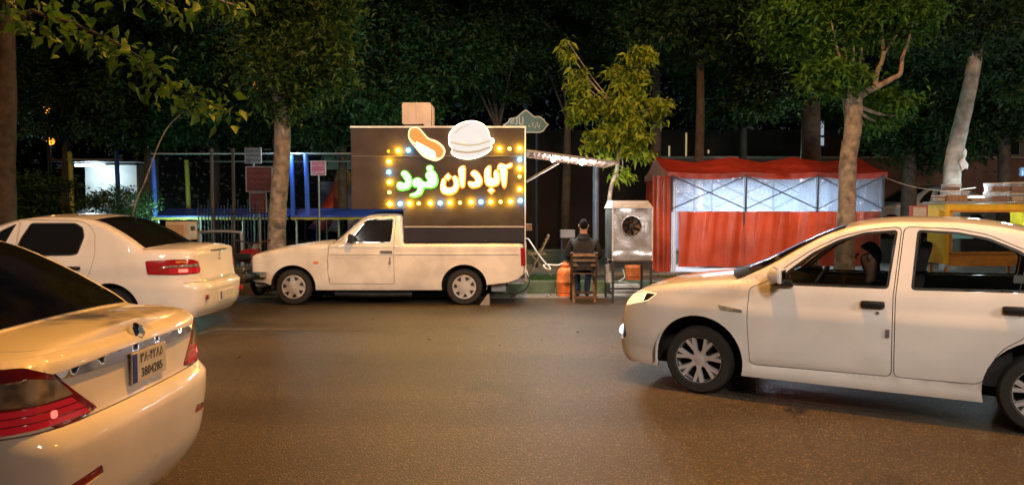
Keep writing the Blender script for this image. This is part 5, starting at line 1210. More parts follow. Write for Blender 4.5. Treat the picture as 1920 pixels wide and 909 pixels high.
bx = b.build('metal_bracket', mat('rusty_bracket', (.25,.17,.11), .6, .3, var=.4), bevel=.006); bx.location = (.285, 12.6, 1.24); tag(bx, 'small brown box fixed on the rear edge of the food truck box', 'box')
# white block under the cabinet
blk = MB().box((0,0,.105),(.50,.20,.20)).build('concrete_block', mat('white_block', (.62,.61,.58), .8, var=.25, vscale=6, bump=.3), bevel=.012)
blk.location = (at(1172,545,13.32).x, 13.32, 0); tag(blk, 'white concrete block lying under the metal fan cabinet', 'block')
tag(MB().tube(smooth_path([at(1168,505,13.5),at(1171,520,13.4),at(1160,527,13.2),at(1178,530,13.15),at(1192,541,13.1),at(1198,553,12.95)],6), .010, 7).build('white_cable', mat('white_cable', (.7,.7,.68), .5), smooth=True), 'white cable hanging under the metal fan cabinet', 'cable')

# metal cabinet with a fan
cab = thing('fan_cabinet', 'shiny sheet-metal cabinet with round fan standing on dark legs', 'fan cabinet', (at(1184,565,12.2).x, 12.62, 0), R(2))
galv = mat('galvanised_sheet', (.70,.73,.78), .26, .85, var=.15, vscale=4, bump=.6, bscale=4); galv2 = mat('dull_galvanised', (.60,.61,.62), .45, .4, var=.2, vscale=5)
legm = mat('dark_angle_iron', (.045,.04,.038), .6, .4, var=.3)
w2, d2, zb, zt = .325, .38, .70, 1.56
fr = (.0, 1.27, .165)
def hole_panel():
    b = MB(); n = 40; V = []; Fc = []
    ring = [(fr[0]-.015+fr[2]*math.cos(2*PI*k/n), fr[1]+fr[2]*math.sin(2*PI*k/n)) for k in range(n)]
    outer = []
    for k in range(n):
        a = 2*PI*k/n; c, s_ = math.cos(a), math.sin(a)
        t = min((w2/abs(c)) if abs(c) > 1e-6 else 9, ((zt-fr[1])/s_) if s_ > 1e-6 else ((.86-fr[1])/s_ if s_ < -1e-6 else 9)); outer.append((c*t, fr[1]+s_*t))
    lay = 7
    for j in range(lay):
        for k in range(n):
            x = ring[k][0]+(outer[k][0]-ring[k][0])*j/(lay-1); z = ring[k][1]+(outer[k][1]-ring[k][1])*j/(lay-1)
            edge = min(1, (lay-1-j)*.6); V.append((x, -d2-.012*edge*math.sin(13*x+3)*math.sin(9*z+1)-.004*edge*math.sin(31*x*z), z))
    for j in range(lay-1):
        for k in range(n): Fc.append((j*n+k, j*n+(k+1)%n, (j+1)*n+(k+1)%n, (j+1)*n+k))
    b.add(V, Fc); return b
hole_panel().build('front_sheet', galv, cab, smooth=True)
b = MB(); b.grid(14, 6, lambda u,v: (-w2+2*w2*u, -d2-.003-.012*math.sin(PI*v)-.01*math.sin(7*u+2)*math.sin(PI*v), .70+.16*v)); b.build('lower_sheet', galv, cab, smooth=True)
MB().box((-w2,0,(zb+zt)/2),(.004,2*d2,zt-zb)).build('side_sheet', mat('dark_galvanised', (.16,.165,.17), .42, .7, var=.4, vscale=5), cab)  # this side sheet is darker than the other sheets
MB().box((w2,0,(zb+zt)/2),(.004,2*d2,zt-zb)).build('side_sheet', galv2, cab)
MB().box((0,d2,(zb+zt)/2),(2*w2,.004,zt-zb)).build('back_sheet', galv2, cab)
b = MB(); b.add([(-w2-.02,-d2-.02,zt),(w2+.02,-d2-.02,zt),(w2+.02,d2,zt),(-w2-.02,d2,zt),(-w2+.03,-d2+.20,zt+.125),(w2-.03,-d2+.20,zt+.125),(w2-.03,d2-.03,zt+.125),(-w2+.03,d2-.03,zt+.125)], ((0,3,2,1),(4,5,6,7),(0,1,5,4),(1,2,6,5),(2,3,7,6),(3,0,4,7))); b.build('hood_top', galv2, cab)
for x in (-w2, w2): MB().box((x,-d2-.002,(zb+zt)/2),(.022,.022,zt-zb)).build('corner_trim', galv2, cab)
MB().lathe([(fr[2],.02),(fr[2]+.012,.0),(fr[2]+.012,-.01),(fr[2]-.006,-.012),(fr[2]-.01,.16)], Matrix.Translation((-.015,-d2-.006,fr[1])) @ Matrix.Rotation(-PI/2,4,'X'), 36, caps=False).build('fan_ring', galv, cab, smooth=True)
fan = MB().lathe([(0,.02),(.035,.02),(.035,.09),(0,.09)], Matrix.Translation((-.015,-d2,fr[1])) @ Matrix.Rotation(-PI/2,4,'X'), 16).build('fan_hub', M_['black'], cab)
for k in range(7):
    a = 2*PI*k/7; Rm = Matrix.Translation((-.015,-d2+.055,fr[1])) @ Matrix.Rotation(a,4,'Y')
    MB().grid(5,4,lambda u,v: tuple(Rm @ Vector((.03+.12*u, -.02+.045*v, (v-.5)*(.035+.075*u))))).build('fan_blade', mat('fan_blade', (.09,.07,.06), .4, .5), fan, smooth=True)
MB().box((-.015,-d2+.2,fr[1]),(.42,.01,.42)).build('fan_back', M_['dark'], cab)
for x in (-w2+.01, w2-.01):
    for y in (-d2+.01, d2-.01): MB().bar((x,y,0),(x,y,zb),.035,.035).build('leg', legm, cab)
MB().box((0,0,.64),(2*w2,2*d2,.02)).build('shelf', legm, cab)
for z in (.155,):
    MB().bar((-w2,d2-.01,z),(w2,d2-.01,z),.03).build('stretcher', legm, cab)
    for x in (-w2+.01,w2-.01): MB().bar((x,-d2,z),(x,d2,z),.028).build('stretcher', legm, cab)
MB().bar((-w2,-d2+.01,.68),(w2,-d2+.01,.68),.035).build('stretcher', legm, cab)
MB().tube([(-w2+.02,d2*.2,.60),(-w2+.02,d2*.2,.30)], .06, 14).build('waste_pipe', galv2, cab, smooth=True)
# ---------------------------------------------------------------- park things at the left: trampolines, kiosk, signs, fence
bluef = mat('blue_foam', (.02,.07,.42), .5, bump=.3, bscale=18); yelf = mat('yellow_foam', (.28,.25,.03), .5, bump=.3, bscale=18); bluep = mat('blue_pad', (.02,.05,.32), .45, var=.3, vscale=4, bump=.3, bscale=8)
darkst = mat('dark_blue_steel', (.02,.025,.05), .5, .5); netm = mat_sheet('black_net', (.012,.012,.014), .88, .0, .0, .5, 0); galp = mat('galvanised_pipe', (.30,.31,.32), .45, .6)
def trampoline(label, x0, x1, y0, y1, zp, posts):
    t = thing('trampoline', label, 'trampoline', ((x0+x1)/2,(y0+y1)/2,.18), 0, 'trampolines in the park')
    w, d, h = (x1-x0)/2, (y1-y0)/2, zp-.18
    MB().box((0,0,h-.03),(2*w-.5,2*d-.5,.01)).build('jump_mat', M_['black'], t)
    def pad(y_, ins=0): return [(-w,y_),(w,y_)]
    for nm, c, s in (('back',(0,d-.13,h),(2*w,.30,.05)),('left',(-w+.13,0,h),(.30,2*d-.6,.05)),('right',(w-.13,0,h),(.30,2*d-.6,.05))):
        MB().box(c, s).build('edge_pad', bluep, t, bevel=.02)
    MB().prism([(-d-.03,h-.03),(-d+.75,h+.15),(-d+.75,h+.19),(-d-.03,h+.02)], lambda p: (-w-.02,p[0],p[1]), lambda p: (w+.02,p[0],p[1])).build('sloping_edge_pad', bluep, t, bevel=.012)
    n = 40
    MB().grid(n, 3, lambda u,v: (-w+2*w*u, -d-.036, h-.02-.05*v-.012*v*math.sin(u*60))).build('pad_skirt', yelf, t)
    for x in np.linspace(-w+.1, w-.1, 4):
        for y in (-d+.08, d-.08): MB().tube([(x,y,0),(x,y,h-.03)], .025, 8).build('leg', galp, t)
    for y in (-d+.06, d-.06): MB().tube([(-w,y,h-.05),(w,y,h-.05)], .03, 8).build('frame_tube', galp, t)
    for x, y, m, zt in posts:
        MB().tube(smooth_path([(x-(x0+x1)/2,y-(y0+y1)/2,h),(x-(x0+x1)/2-.01,y-(y0+y1)/2,h+.7),(x-(x0+x1)/2-.03,y-(y0+y1)/2,zt-.18)],3), .055, 10).build('padded_post', m, t, smooth=True)
    for a, c in (((-w,-d),(w,-d)),((-w,d),(w,d)),((-w,-d),(-w,d)),((w,-d),(w,d))):
        MB().add([(a[0],a[1],h),(c[0],c[1],h),(c[0],c[1],2.62),(a[0],a[1],2.62)], [(0,1,2,3)]).build('net', netm, t)
    MB().tube([(-w,-d,2.62),(w,-d,2.62)], .022, 8).build('top_rail', galp, t); MB().tube([(-w,d,2.62),(w,d,2.62)], .022, 8).build('top_rail', galp, t)
    return t
TYA = 17.2
def post(px, y, m, top=288): return (X(px,y), y, m, Z(top,y))
trampoline('trampoline with one blue and one yellow padded post left of the plane tree', X(286,TYA), X(540,TYA), TYA, 20.2, 1.36, [post(291,TYA,bluef,296), post(354,18.2,yelf,300), (X(286,20),20.1,bluef,2.9)])
trampoline('trampoline with two blue padded posts between plane tree and food truck', X(546,TYA), X(800,TYA), TYA, 20.2, 1.36, [post(550,TYA,bluef,292), post(577,TYA,bluef,288), (X(700,20),20.1,yelf,2.9)])
trampoline('trampoline at far left in front of the white-lit kiosk', X(128,19.4), X(232,19.4), 19.4, 21.4, 1.36, [post(136,19.4,yelf,285), post(223,19.4,bluef,282)])
# white-lit kiosk
KYY = 23.0
ki = thing('kiosk', 'small white-lit kiosk behind the far left trampoline', 'kiosk', (X(185,KYY), KYY, .18))
kwid = X(262,KYY)-X(140,KYY); wm = mat('white_panel', (.50,.55,.56), .5, var=.15, vscale=3)
MB().box((.1,1.2,1.4),(kwid+.3,.06,2.7)).build('back_wall', wm, ki); MB().box((kwid/2+.25,.6,1.4),(.06,1.3,2.7)).build('side_wall', wm, ki); MB().box((0,.55,2.82),(kwid+.7,1.5,.08)).build('roof', darkst, ki)
MB().box((0,.0,.55),(kwid,.06,1.0)).build('counter_front', wm, ki)
for i, (px, ww, hh) in enumerate(((186,.62,1.95),(219,.50,1.80))):
    f = MB().box((X(px,KYY)-X(185,KYY),.9,hh/2),(ww,.55,hh)).build('refrigerator', mat('fridge_white_%d'%i, (.72,.75,.76), .35), ki, bevel=.02)
    MB().box((X(px,KYY)-X(185,KYY),.615,hh*.72),(ww*.86,.02,.02)).build('door_gap', M_['ink'], f); MB().box((X(px,KYY)-X(185,KYY)-ww*.36,.605,hh*.62),(.03,.03,.25)).build('door_handle', M_['steel'], f)
MB().tube([(-kwid/2+.02,.5,2.70),(-kwid/2+.95,.5,2.70)], .03, 8).build('tube_lamp', mat_emit('kiosk_tube', (.80,.97,1), 16), ki)
l = bpy.data.lights.new('kiosk_light','POINT'); l.energy = 75; l.color = (.75,.95,1); l.shadow_soft_size = .2
lo = bpy.data.objects.new('kiosk_light', l); COL.objects.link(lo); lo.parent = ki; lo.location = (-.4,.35,2.45)
for k, (px, py) in enumerate(((147,306),(152,312),(146,312))): MB().lathe([(.05,0),(.085,0),(.085,.02),(.05,.02)], Matrix.Translation((X(px,KYY)-X(185,KYY),1.14,Z(py,KYY)-.18)) @ Matrix.Rotation(PI/2,4,'X'), 16).build('wall_ornament', mat_emit('ornament_glow', (.9,1,1), 1.2), ki)
# signs
def lines(parent, c, wd, ht, n, m, seed):
    """blurred lines of small writing, too small to read"""
    r = random.Random(seed)
    for k in range(n):
        z = c[2]+ht*(.5-(k+.5)/n)*.86; L = wd*r.uniform(.6,.82); pts = []
        for j in range(26): pts.append((c[0]-L/2+L*j/25, c[1]-.004, z+.018*math.sin(j*1.9+k)*r.uniform(.3,1)+.01*math.sin(j*.7)))
        MB().tube(pts, .0075, 4).build('writing', m, parent)
inkw = mat('faded_white_ink', (.24,.16,.15), .6); redb = mat('red_sign', (.13,.014,.013), .55, var=.15, vscale=5); frm = mat('grey_sign_frame', (.30,.30,.33), .5)
def sign(label, px0, px1, py0, py1, Y, m, rim, nlines=0, name='notice_sign', ink=inkw, postz=True, post_m=None):
    p0, p1 = at(px0,py1,Y), at(px1,py0,Y); cx, w_, h_ = (p0.x+p1.x)/2, p1.x-p0.x, p1.z-p0.z
    t = thing(name, label, 'sign', (cx, Y, .19))
    cz = (p0.z+p1.z)/2-.19
    b_ = MB().box((0,0,cz),(w_,.025,h_)).build('sign_frame', rim, t, bevel=.004); f_ = MB().box((0,-.014,cz),(w_*.9,.006,h_*.92)).build('sign_face', m, t)
    if nlines: lines(f_, (0,-.014,cz), w_, h_, nlines, ink, px0)
    if postz: MB().tube([(0,.03,0),(0,.03,cz)], .02, 8).build('post', post_m or galp, t)
    return t, cz, w_, h_, f_
sign('larger red notice sign with four lines of writing left of the plane tree', 461, 511, 312, 360, 16.2, redb, frm, 4)
sign('smaller red notice sign low down beside the plane tree', 468, 500, 361, 399, 16.0, redb, frm, 3)
sign('grey white notice sign above the red notices', 459, 490, 277, 307, 16.5, mat('grey_sign_face', (.20,.24,.28), .5), frm, 3, ink=M_['ink'])
t, cz, w_, h_, f_ = sign('pink square sign hanging beside the two blue posts', 583, 611, 302, 329, 17.0, mat('pink_sign', (.42,.10,.19), .55), M_['plate'])
for s_, dz in (('پشتک زدن', .07), ('ممنوع', -.07)): text('writing', persian(s_), .14, M_['plate'], Matrix.Translation((0,-.02,cz+dz)) @ FACE_CAM, f_, width=w_*.75)
# park name plaque behind the truck
pw = [(.0,0),(.10,.06),(.14,.16),(.30,.20),(.36,.27),(.43,.34),(.50,.40),(.57,.34),(.63,.27),(.68,.22),(.80,.22),(.88,.16),(.94,.06),(1.0,0)]
lo_ = [(.94,-.08),(.88,-.18),(.80,-.22),(.20,-.22),(.12,-.18),(.06,-.08)]
YP = 17.0; c0 = at(986,232,YP); pwid = X(1028,YP)-X(942,YP)
pl = thing('park_sign', 'blue scalloped park name plaque rising behind the food truck', 'sign', (c0.x, YP, .19))
poly = [((a-.5)*pwid, bb*pwid*.82+c0.z-.19-.02) for a, bb in pw+lo_]
MB().prism(poly, lambda p: (p[0],.0,p[1]), lambda p: (p[0],.03,p[1])).build('plaque_rim', mat('plaque_rim', (.42,.48,.50), .5), pl)
pf = MB().prism(inset(poly,.028), lambda p: (p[0],-.006,p[1]), lambda p: (p[0],.001,p[1])).build('plaque_face', mat('plaque_teal', (.05,.15,.17), .5), pl)
text('writing', persian('پارک'), .26, M_['plate'], Matrix.Translation((.19,-.008,c0.z-.19-.03)) @ FACE_CAM, pf, width=.26, sx=1.0)
text('writing', persian('لاله'), .30, M_['plate'], Matrix.Translation((-.20,-.008,c0.z-.19+.05)) @ FACE_CAM, pf, width=.30)
for x in (-.25,.25): MB().tube([(x,.05,0),(x,.05,c0.z-.3)], .03, 8).build('post', darkst, pl)
# vertical-bar fence, hoop rail, box on a post
fe = thing('bar_fence', 'dark blue fence of upright bars before the trampolines', 'fence', (0,15.6,.2))
for k in range(22):
    x = X(372+k*6.2,15.6); MB().tube([(x,0,0),(x,0,1.42+.12*(k % 3 == 0))], .012, 6).build('fence_bar', darkst, fe)
for z in (.25,1.25): MB().bar((X(368,15.6),0,z),(X(512,15.6),0,z),.03).build('fence_rail', darkst, fe)
for px in (397,437): MB().tube([(X(px,15.6),0.05,0),(X(px,15.6),.05,Z(278,15.6)-.2)], .035, 8).build('fence_post', mat('dull_post', (.09,.075,.06), .7), fe)
hp = thing('hoop_rail', 'grey bent-tube hoop rail on the verge behind the rear saloon', 'railing', (0,14.3,.2))
pa, pb, zz = X(372,14.3), X(452,14.3), Z(435,14.3)-.2
MB().tube(smooth_path([(pa,0,-.05),(pa,0,zz-.10),(pa+.07,0,zz),(pb-.09,0,zz),(pb,0,zz-.12),(pb,0,-.05)],5), .030, 10).build('hoop', galp, hp, smooth=True)
bo = thing('meter_box', 'pale metal box on a post behind the rear saloon boot', 'meter box', (X(340,13.95), 13.95, .2), R(-14))
bw = mat('cream_box', (.55,.45,.33), .5, var=.15)
bz = Z(432,13.95)-.2
MB().box((0,0,bz),(.46,.30,.34)).build('box', bw, bo, bevel=.012); MB().box((-.02,-.153,bz-.01),(.36,.006,.24)).build('door', mat('box_door', (.45,.30,.17), .5), bo, bevel=.004)
MB().box((.233,0,bz),(.006,.2,.24)).build('label_plate', M_['plate'], bo); MB().box((.238,0,bz+.04),(.004,.12,.08)).build('label_print', M_['ink'], bo); MB().bar((0,.02,0),(0,.02,bz-.16),.08).build('post', galp, bo)
# colourful play tower behind the pink sign
py_ = 22.0
ps = thing('play_slide', 'blue play tower with an orange tube slide behind the pink sign', 'play slide', (X(635,py_), py_, .18))
MB().box((.0,.4,1.4),(X(668,py_)-X(590,py_),.3,1.5)).build('tower_wall', mat('striped_blue', (.03,.06,.22), .6, col2=(.20,.24,.34), vscale=3), ps, bevel=.03)
MB().prism([(-.6,2.5),(.55,2.5),(.40,2.95),(-.5,2.95)], lambda p: (p[0],.1,p[1]), lambda p: (p[0],1.0,p[1])).build('tower_roof', mat('grey_green_roof', (.14,.22,.20), .6), ps, bevel=.02)
cols = [(.45,.25,.05),(.40,.10,.03),(.35,.04,.02),(.16,.04,.10),(.05,.04,.16)]
pth = smooth_path([(.15,.1,2.35),(.12,-.2,2.0),(.0,-.5,1.55),(-.2,-.7,1.15),(-.4,-.7,.8),(-.55,-.9,.6)],4)
for k in range(5): MB().tube(pth[k*4:k*4+5], .24, 14, caps=False).build('slide_ring', mat('slide_%d'%k, cols[k], .4), ps, smooth=True)

# ---------------------------------------------------------------- red motorbike between the rear saloon and the truck
mc = thing('motorbike', 'dark red motorbike parked at the kerb in front of the food truck', 'motorbike', (-4.62, 12.75, 0), R(80))
redm = mat('dark_red_paint', (.22,.012,.014), .3, coat=.5)
for x in (-.55,.58):
    w0 = MB().lathe([(.20,-.035),(.26,-.045),(.285,-.02),(.285,.02),(.26,.045),(.20,.035)], Matrix.Translation((x,0,.285)) @ Matrix.Rotation(PI/2,4,'X'), 28, close=True).build('wheel', M_['rubber'], mc, smooth=True)
    MB().lathe([(.05,-.03),(.05,.03)], Matrix.Translation((x,0,.285)) @ Matrix.Rotation(PI/2,4,'X'), 14).build('hub', M_['chrome'], w0)
    for k in range(8): MB().tube([(x,0,.285),(x+.20*math.cos(k*PI/4),0,.285+.20*math.sin(k*PI/4))], .006, 5).build('spoke', M_['chrome'], w0)
MB().prism(rounded([(.10,.62),(.42,.66),(.44,.78),(.30,.86),(.12,.80)],.05), lambda p: (p[0],-.12,p[1]), lambda p: (p[0],.12,p[1])).build('fuel_tank', redm, mc, bevel=.03, smooth=True)
MB().prism(rounded([(-.62,.72),(.12,.68),(.12,.78),(-.60,.83)],.03), lambda p: (p[0],-.11,p[1]), lambda p: (p[0],.11,p[1])).build('saddle', M_['black'], mc, bevel=.02, smooth=True)
MB().box((-.70,0,.70),(.10,.16,.10)).build('tail_light', M_['lamp_red'], mc, bevel=.02); MB().prism(rounded([(-.82,.52),(-.45,.62),(-.45,.70),(-.80,.64)],.02), lambda p: (p[0],-.08,p[1]), lambda p: (p[0],.08,p[1])).build('rear_fender', redm, mc, bevel=.015)
MB().box((.05,0,.42),(.34,.22,.28)).build('engine', M_['steel'], mc, bevel=.03)
for a, c in (((.58,.09,.285),(.40,.09,.92)),((.58,-.09,.285),(.40,-.09,.92)),((-.55,.09,.285),(.0,.09,.45)),((-.55,-.09,.285),(.0,-.09,.45)),((-.5,.1,.66),(-.55,.1,.3))): MB().tube([a,c], .02, 8).build('fork', M_['chrome'], mc)
MB().tube([(.36,-.34,1.0),(.40,-.1,.95),(.40,.1,.95),(.36,.34,1.0)], .013, 8).build('handlebar', M_['chrome'], mc); MB().tube([(-.7,.14,.30),(.0,.14,.26)], .035, 8).build('exhaust', M_['chrome'], mc)
MB().lathe([(0,.05),(.07,.04),(.09,0),(.06,-.06)], Matrix.Translation((.50,0,.86)) @ Matrix.Rotation(PI/2,4,'Y'), 16).build('headlight', M_['lamp_clear'], mc, smooth=True)

# ---------------------------------------------------------------- behind the tent and stall: parked cars, wall, building
def far_car(label, loc, rz, m):
    o = copy_tree(car2); o.name = 'parked_car'; o.location = loc; o.rotation_euler = (0,0,rz); tag(o, label, 'car', 'cars parked in the back street')
    for ch in o.children:
        if ch.data and ch.data.materials and ch.data.materials[0].name.startswith('white_car_paint'):
            ch.material_slots[0].link = 'OBJECT'; ch.material_slots[0].material = m
        for g in ch.children:
            for s_ in g.material_slots:
                if s_.material.name.startswith('tail_bulb') or s_.material.name.startswith('lit_tail'): s_.link = 'OBJECT'; s_.material = M_['lamp_dark']
    return o
dk = mat('dark_car_paint', (.03,.035,.045), .3, coat=.6); gy = mat('grey_car_paint', (.22,.24,.26), .35, coat=.5)
far_car('grey car parked in the dark behind the tent', (X(1668,21.4)-.3, 21.6, .71), R(4), gy)
far_car('dark car parked in the dark behind the yellow stall', (X(1745,22.0)+3.2, 22.2, .71), R(2), dk)
bw_ = thing('boundary_wall', 'dim pinkish brick wall behind the parked cars', 'wall', (0,0,0))
MB().box((18,26.2,1.75),(26,.25,3.0)).build('wall_face', mat('dim_pink_wall', (.20,.13,.115), .85, var=.3, vscale=1.5, bump=.3, bscale=12), bw_); MB().box((18,26.15,3.29),(26.1,.42,.08)).build('wall_coping', kw, bw_)
bld = thing('apartment_block', 'grey building with two small lit windows at the far right', 'building', (0,0,0))
MB().box((22.5,30.5,4.5),(9,6,9)).build('wall', mat('grey_render', (.20,.20,.20), .8, var=.2, vscale=1), bld)
xw = mat('warm_window', (.5,.45,.3), .4, emit=(1,.85,.5), es=.28); dw = mat('dark_pane', (.02,.025,.03), .1)
for i, (px0, px1, py0, py1, m) in enumerate(((1849,1862,239,258,xw),(1868,1880,239,254,xw),(1884,1912,214,290,dw),(1850,1880,140,190,dw),(1890,1918,100,160,dw))):
    p0, p1 = at(px0,py1,27.45), at(px1,py0,27.45)
    f = MB().box(((p0.x+p1.x)/2,27.46,(p0.z+p1.z)/2),(p1.x-p0.x+.1,.06,p1.z-p0.z+.1)).build('window_frame', frm, bld); MB().box(((p0.x+p1.x)/2,27.425,(p0.z+p1.z)/2),(p1.x-p0.x,.02,p1.z-p0.z)).build('window_pane', m, f)
MB().box((at(1898,212,27.2).x,27.1,at(1898,209,27.2).z),(.7,.6,.3)).build('balcony_slab', frm, bld)
b2 = thing('far_house', 'dark low building with small glowing strips behind the tent', 'building', (0,0,0))
MB().box((5.4,29.5,2.2),(14,4,4.4)).build('wall', mat('dark_render', (.025,.018,.015), .85, var=.3, vscale=1), b2)
for i, (px, py, hh) in enumerate(((1256,286,.5),(1288,272,.9),(1330,284,.12),(1541,240,.5),(1541,265,.28))):
    p = at(px,py,27.3); MB().box((p.x,27.42,p.z),(.045 if px < 1400 else .22,.08,hh)).build('glow_strip', mat_emit('strip_glow_%d'%i, (1,.75,.35) if px < 1400 else (.7,.85,1), .35), b2)  # the two leftmost strips glow in place of thin poles lit warm
# lamps of the park behind the leaves
og = mat_emit('sodium_globe', (1,.36,.03), 2.0)
for i, (px, py, Y, lab) in enumerate(((88,206,27,'orange park lamp glinting through the leaves at far left'),(570,240,27,'orange park lamp glinting right of the plane trunk'),(482,160,30,'orange park lamp high behind the plane tree crown'),(606,212,31,'small orange park lamp farthest behind the leaves'),(95,265,29,'low orange park lamp above the lit kiosk'))):
    p = at(px,py,Y); t = thing('park_lamp', lab, 'lamp', (p.x, Y, .18), 0, 'orange park lamps')
    MB().lathe([(0,-.15),(.10,-.11),(.15,0),(.10,.11),(0,.15)], Matrix.Translation((0,0,p.z-.18)), 16).build('globe', og, t, smooth=True); MB().tube([(0,0,0),(0,0,p.z-.32)], [.06,.035], 8).build('post', darkst, t)
    l = bpy.data.lights.new('park_light','POINT'); l.energy = 14; l.color = (1,.5,.12); l.shadow_soft_size = .15; lo = bpy.data.objects.new('park_light', l); COL.objects.link(lo); lo.parent = t; lo.location = (0,-.35,p.z-.18)
bp_ = thing('blue_post', 'slim blue grey post under the far end of the awning', 'post', (X(1117,15.4), 15.4, .2))
MB().tube([(0,0,0),(0,0,Z(300,15.4)-.2)], .065, 12).build('pipe', mat('blue_grey_post', (.14,.17,.24), .5, .3, var=.2), bp_, smooth=True); MB().lathe([(.12,0),(.12,.02),(.07,.03)], None, 14).build('base_plate', galp, bp_)
cr = thing('pale_crate', 'grey plastic box behind the seated man', 'crate', (X(1064,15.6), 15.6, .2)); 
MB().box((0,0,Z(438,15.6)-.2),(.30,.22,.17)).build('box', mat('grey_crate', (.20,.22,.26), .6), cr, bevel=.01)
for sx in (-.12,.12): MB().bar((sx,0,0),(sx,0,Z(438,15.6)-.28),.03).build('leg', darkst, cr)
# low park wall behind the footpath
wl = thing('low_wall', 'low dull green wall running behind the seated man', 'wall', (0,0,0))
MB().box((1.2,18.1,.34),(9.0,.16,.34)).build('wall_face', mat('dull_green_wall', (.05,.065,.05), .85, var=.3, vscale=2), wl); MB().box((1.2,18.1,.53),(9.1,.22,.05)).build('wall_top', mat('green_coping', (.06,.08,.06), .8), wl)

# ---------------------------------------------------------------- trees
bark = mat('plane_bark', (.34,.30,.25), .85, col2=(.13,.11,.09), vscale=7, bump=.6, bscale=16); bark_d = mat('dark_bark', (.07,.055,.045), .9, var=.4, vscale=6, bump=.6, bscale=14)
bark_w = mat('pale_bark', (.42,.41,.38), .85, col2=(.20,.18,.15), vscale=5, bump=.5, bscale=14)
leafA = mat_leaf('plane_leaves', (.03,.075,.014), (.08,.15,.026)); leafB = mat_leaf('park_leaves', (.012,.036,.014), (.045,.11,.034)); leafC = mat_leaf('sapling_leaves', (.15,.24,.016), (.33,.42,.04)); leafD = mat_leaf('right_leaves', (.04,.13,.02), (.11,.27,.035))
def wobble(path, amp, seed):
    r = random.Random(seed); return [Vector(p)+Vector((r.uniform(-amp,amp),r.uniform(-amp,amp),0))*(0 < i < len(path)-1) for i, p in enumerate(path)]
def clumps(centre, rad, k, m, spread, seed, bias=.35):
    r = np.random.default_rng(seed); d = r.normal(0,1,(k,3)); d /= np.linalg.norm(d,axis=1)[:,None]
    c = np.array(centre)+d*(r.uniform(0,1,k)**bias)[:,None]*np.array(rad)
    n = r.poisson(m, k); idx = np.repeat(np.arange(k), n)
    o = r.normal(0,1,(len(idx),3))*spread*r.uniform(.5,1.35,k)[idx][:,None]*np.array([1,1,.62]); return c, c[idx]+o
def tree(label, base, trunk, radii, crowns, m_bark, m_leaf, leaf=.14, seed=1, limbs=6, burl=(), group='park trees', branches=(), droop=.35, asp=.42, name='tree', simple=False):
    """trunk: points relative to base; crowns: list of (centre, radii, clump count, leaves per clump, spread) relative to base"""
    t = thing(name, label, 'tree', base, 0, group); r = random.Random(seed)
    pt = smooth_path(wobble(trunk, .02, seed), 6); rr = np.interp(np.linspace(0,1,len(pt)), np.linspace(0,1,len(radii)), radii)
    rr = [q*(1+.025*math.sin(i*1.7+seed)+.02*math.sin(i*3.1)) for i, q in enumerate(rr)]
    rr[0] *= 1.22
    tk = MB().tube(pt, rr, 14).build('trunk', m_bark, t, smooth=True)
    for z, s_, q in burl:
        i = min(range(len(pt)), key=lambda j: abs(pt[j].z-z)); c = pt[i]+Vector((s_*rr[i]*.6,-rr[i]*.75,0))
        MB().lathe([(0,.06*q),(.06*q,.045*q),(.10*q,0),(.11*q,-.04*q)], Matrix.Translation(c) @ Matrix.Rotation(R(90),4,'X'), 14).build('burl', m_bark, tk, smooth=True)
    for bpts, b0, b1 in branches:
        bp = smooth_path(bpts, 5); MB().tube(bp, list(np.linspace(b0,b1,len(bp))), 9).build('limb', m_bark, t, smooth=True)
    C = []; tips = []
    for i, (c, rad, k, m, sp) in enumerate(crowns):
        cc, pp = clumps(c, rad, k, m, sp, seed*31+i); C.append(pp); tips += [tuple(q) for q in cc[:limbs]]
    top = pt[-1]
    for tp in tips:
        mid = top.lerp(Vector(tp), .5)+Vector((0,0,-.12)); bp = smooth_path([top-Vector((0,0,.1)), mid, Vector(tp)], 4)
        MB().tube(bp, list(np.linspace(min(.05,rr[-1]*.5),.010,len(bp))), 6).build('limb', m_bark, t, smooth=True)
    link('crown', leaf_mesh('crown', np.concatenate(C), leaf, droop, asp, seed, simple=simple), m_leaf, t)
    return t
def rel(px, py, Y, base): p = at(px,py,Y); return (p.x-base[0], p.y-base[1], p.z-base[2])
# plane tree left of the truck
b0 = (at(518,500,13.95).x, 13.95, .2); rp = lambda px,py,dy=0: rel(px,py,13.95+dy,b0)
tree('mottled plane tree on the verge left of the food truck', b0, [(0,0,0),rp(519,455),rp(522,380),rp(530,300),rp(530,220),rp(516,150),rp(508,90)], [.185,.165,.16,.15,.145,.125,.10],
     [(rp(540,120), (1.1,.9,.7), 90, 95, .22),(rp(530,10,.2), (1.3,1.1,.9), 110, 110, .26),(rp(545,200), (.5,.4,.35), 22, 50, .16)], bark, leafA, .115, 3, burl=((1.05,.5,1.25),(.55,.35,1.35),(2.0,.3,.5),(1.6,-.4,.5)), group='plane trees on the verge')
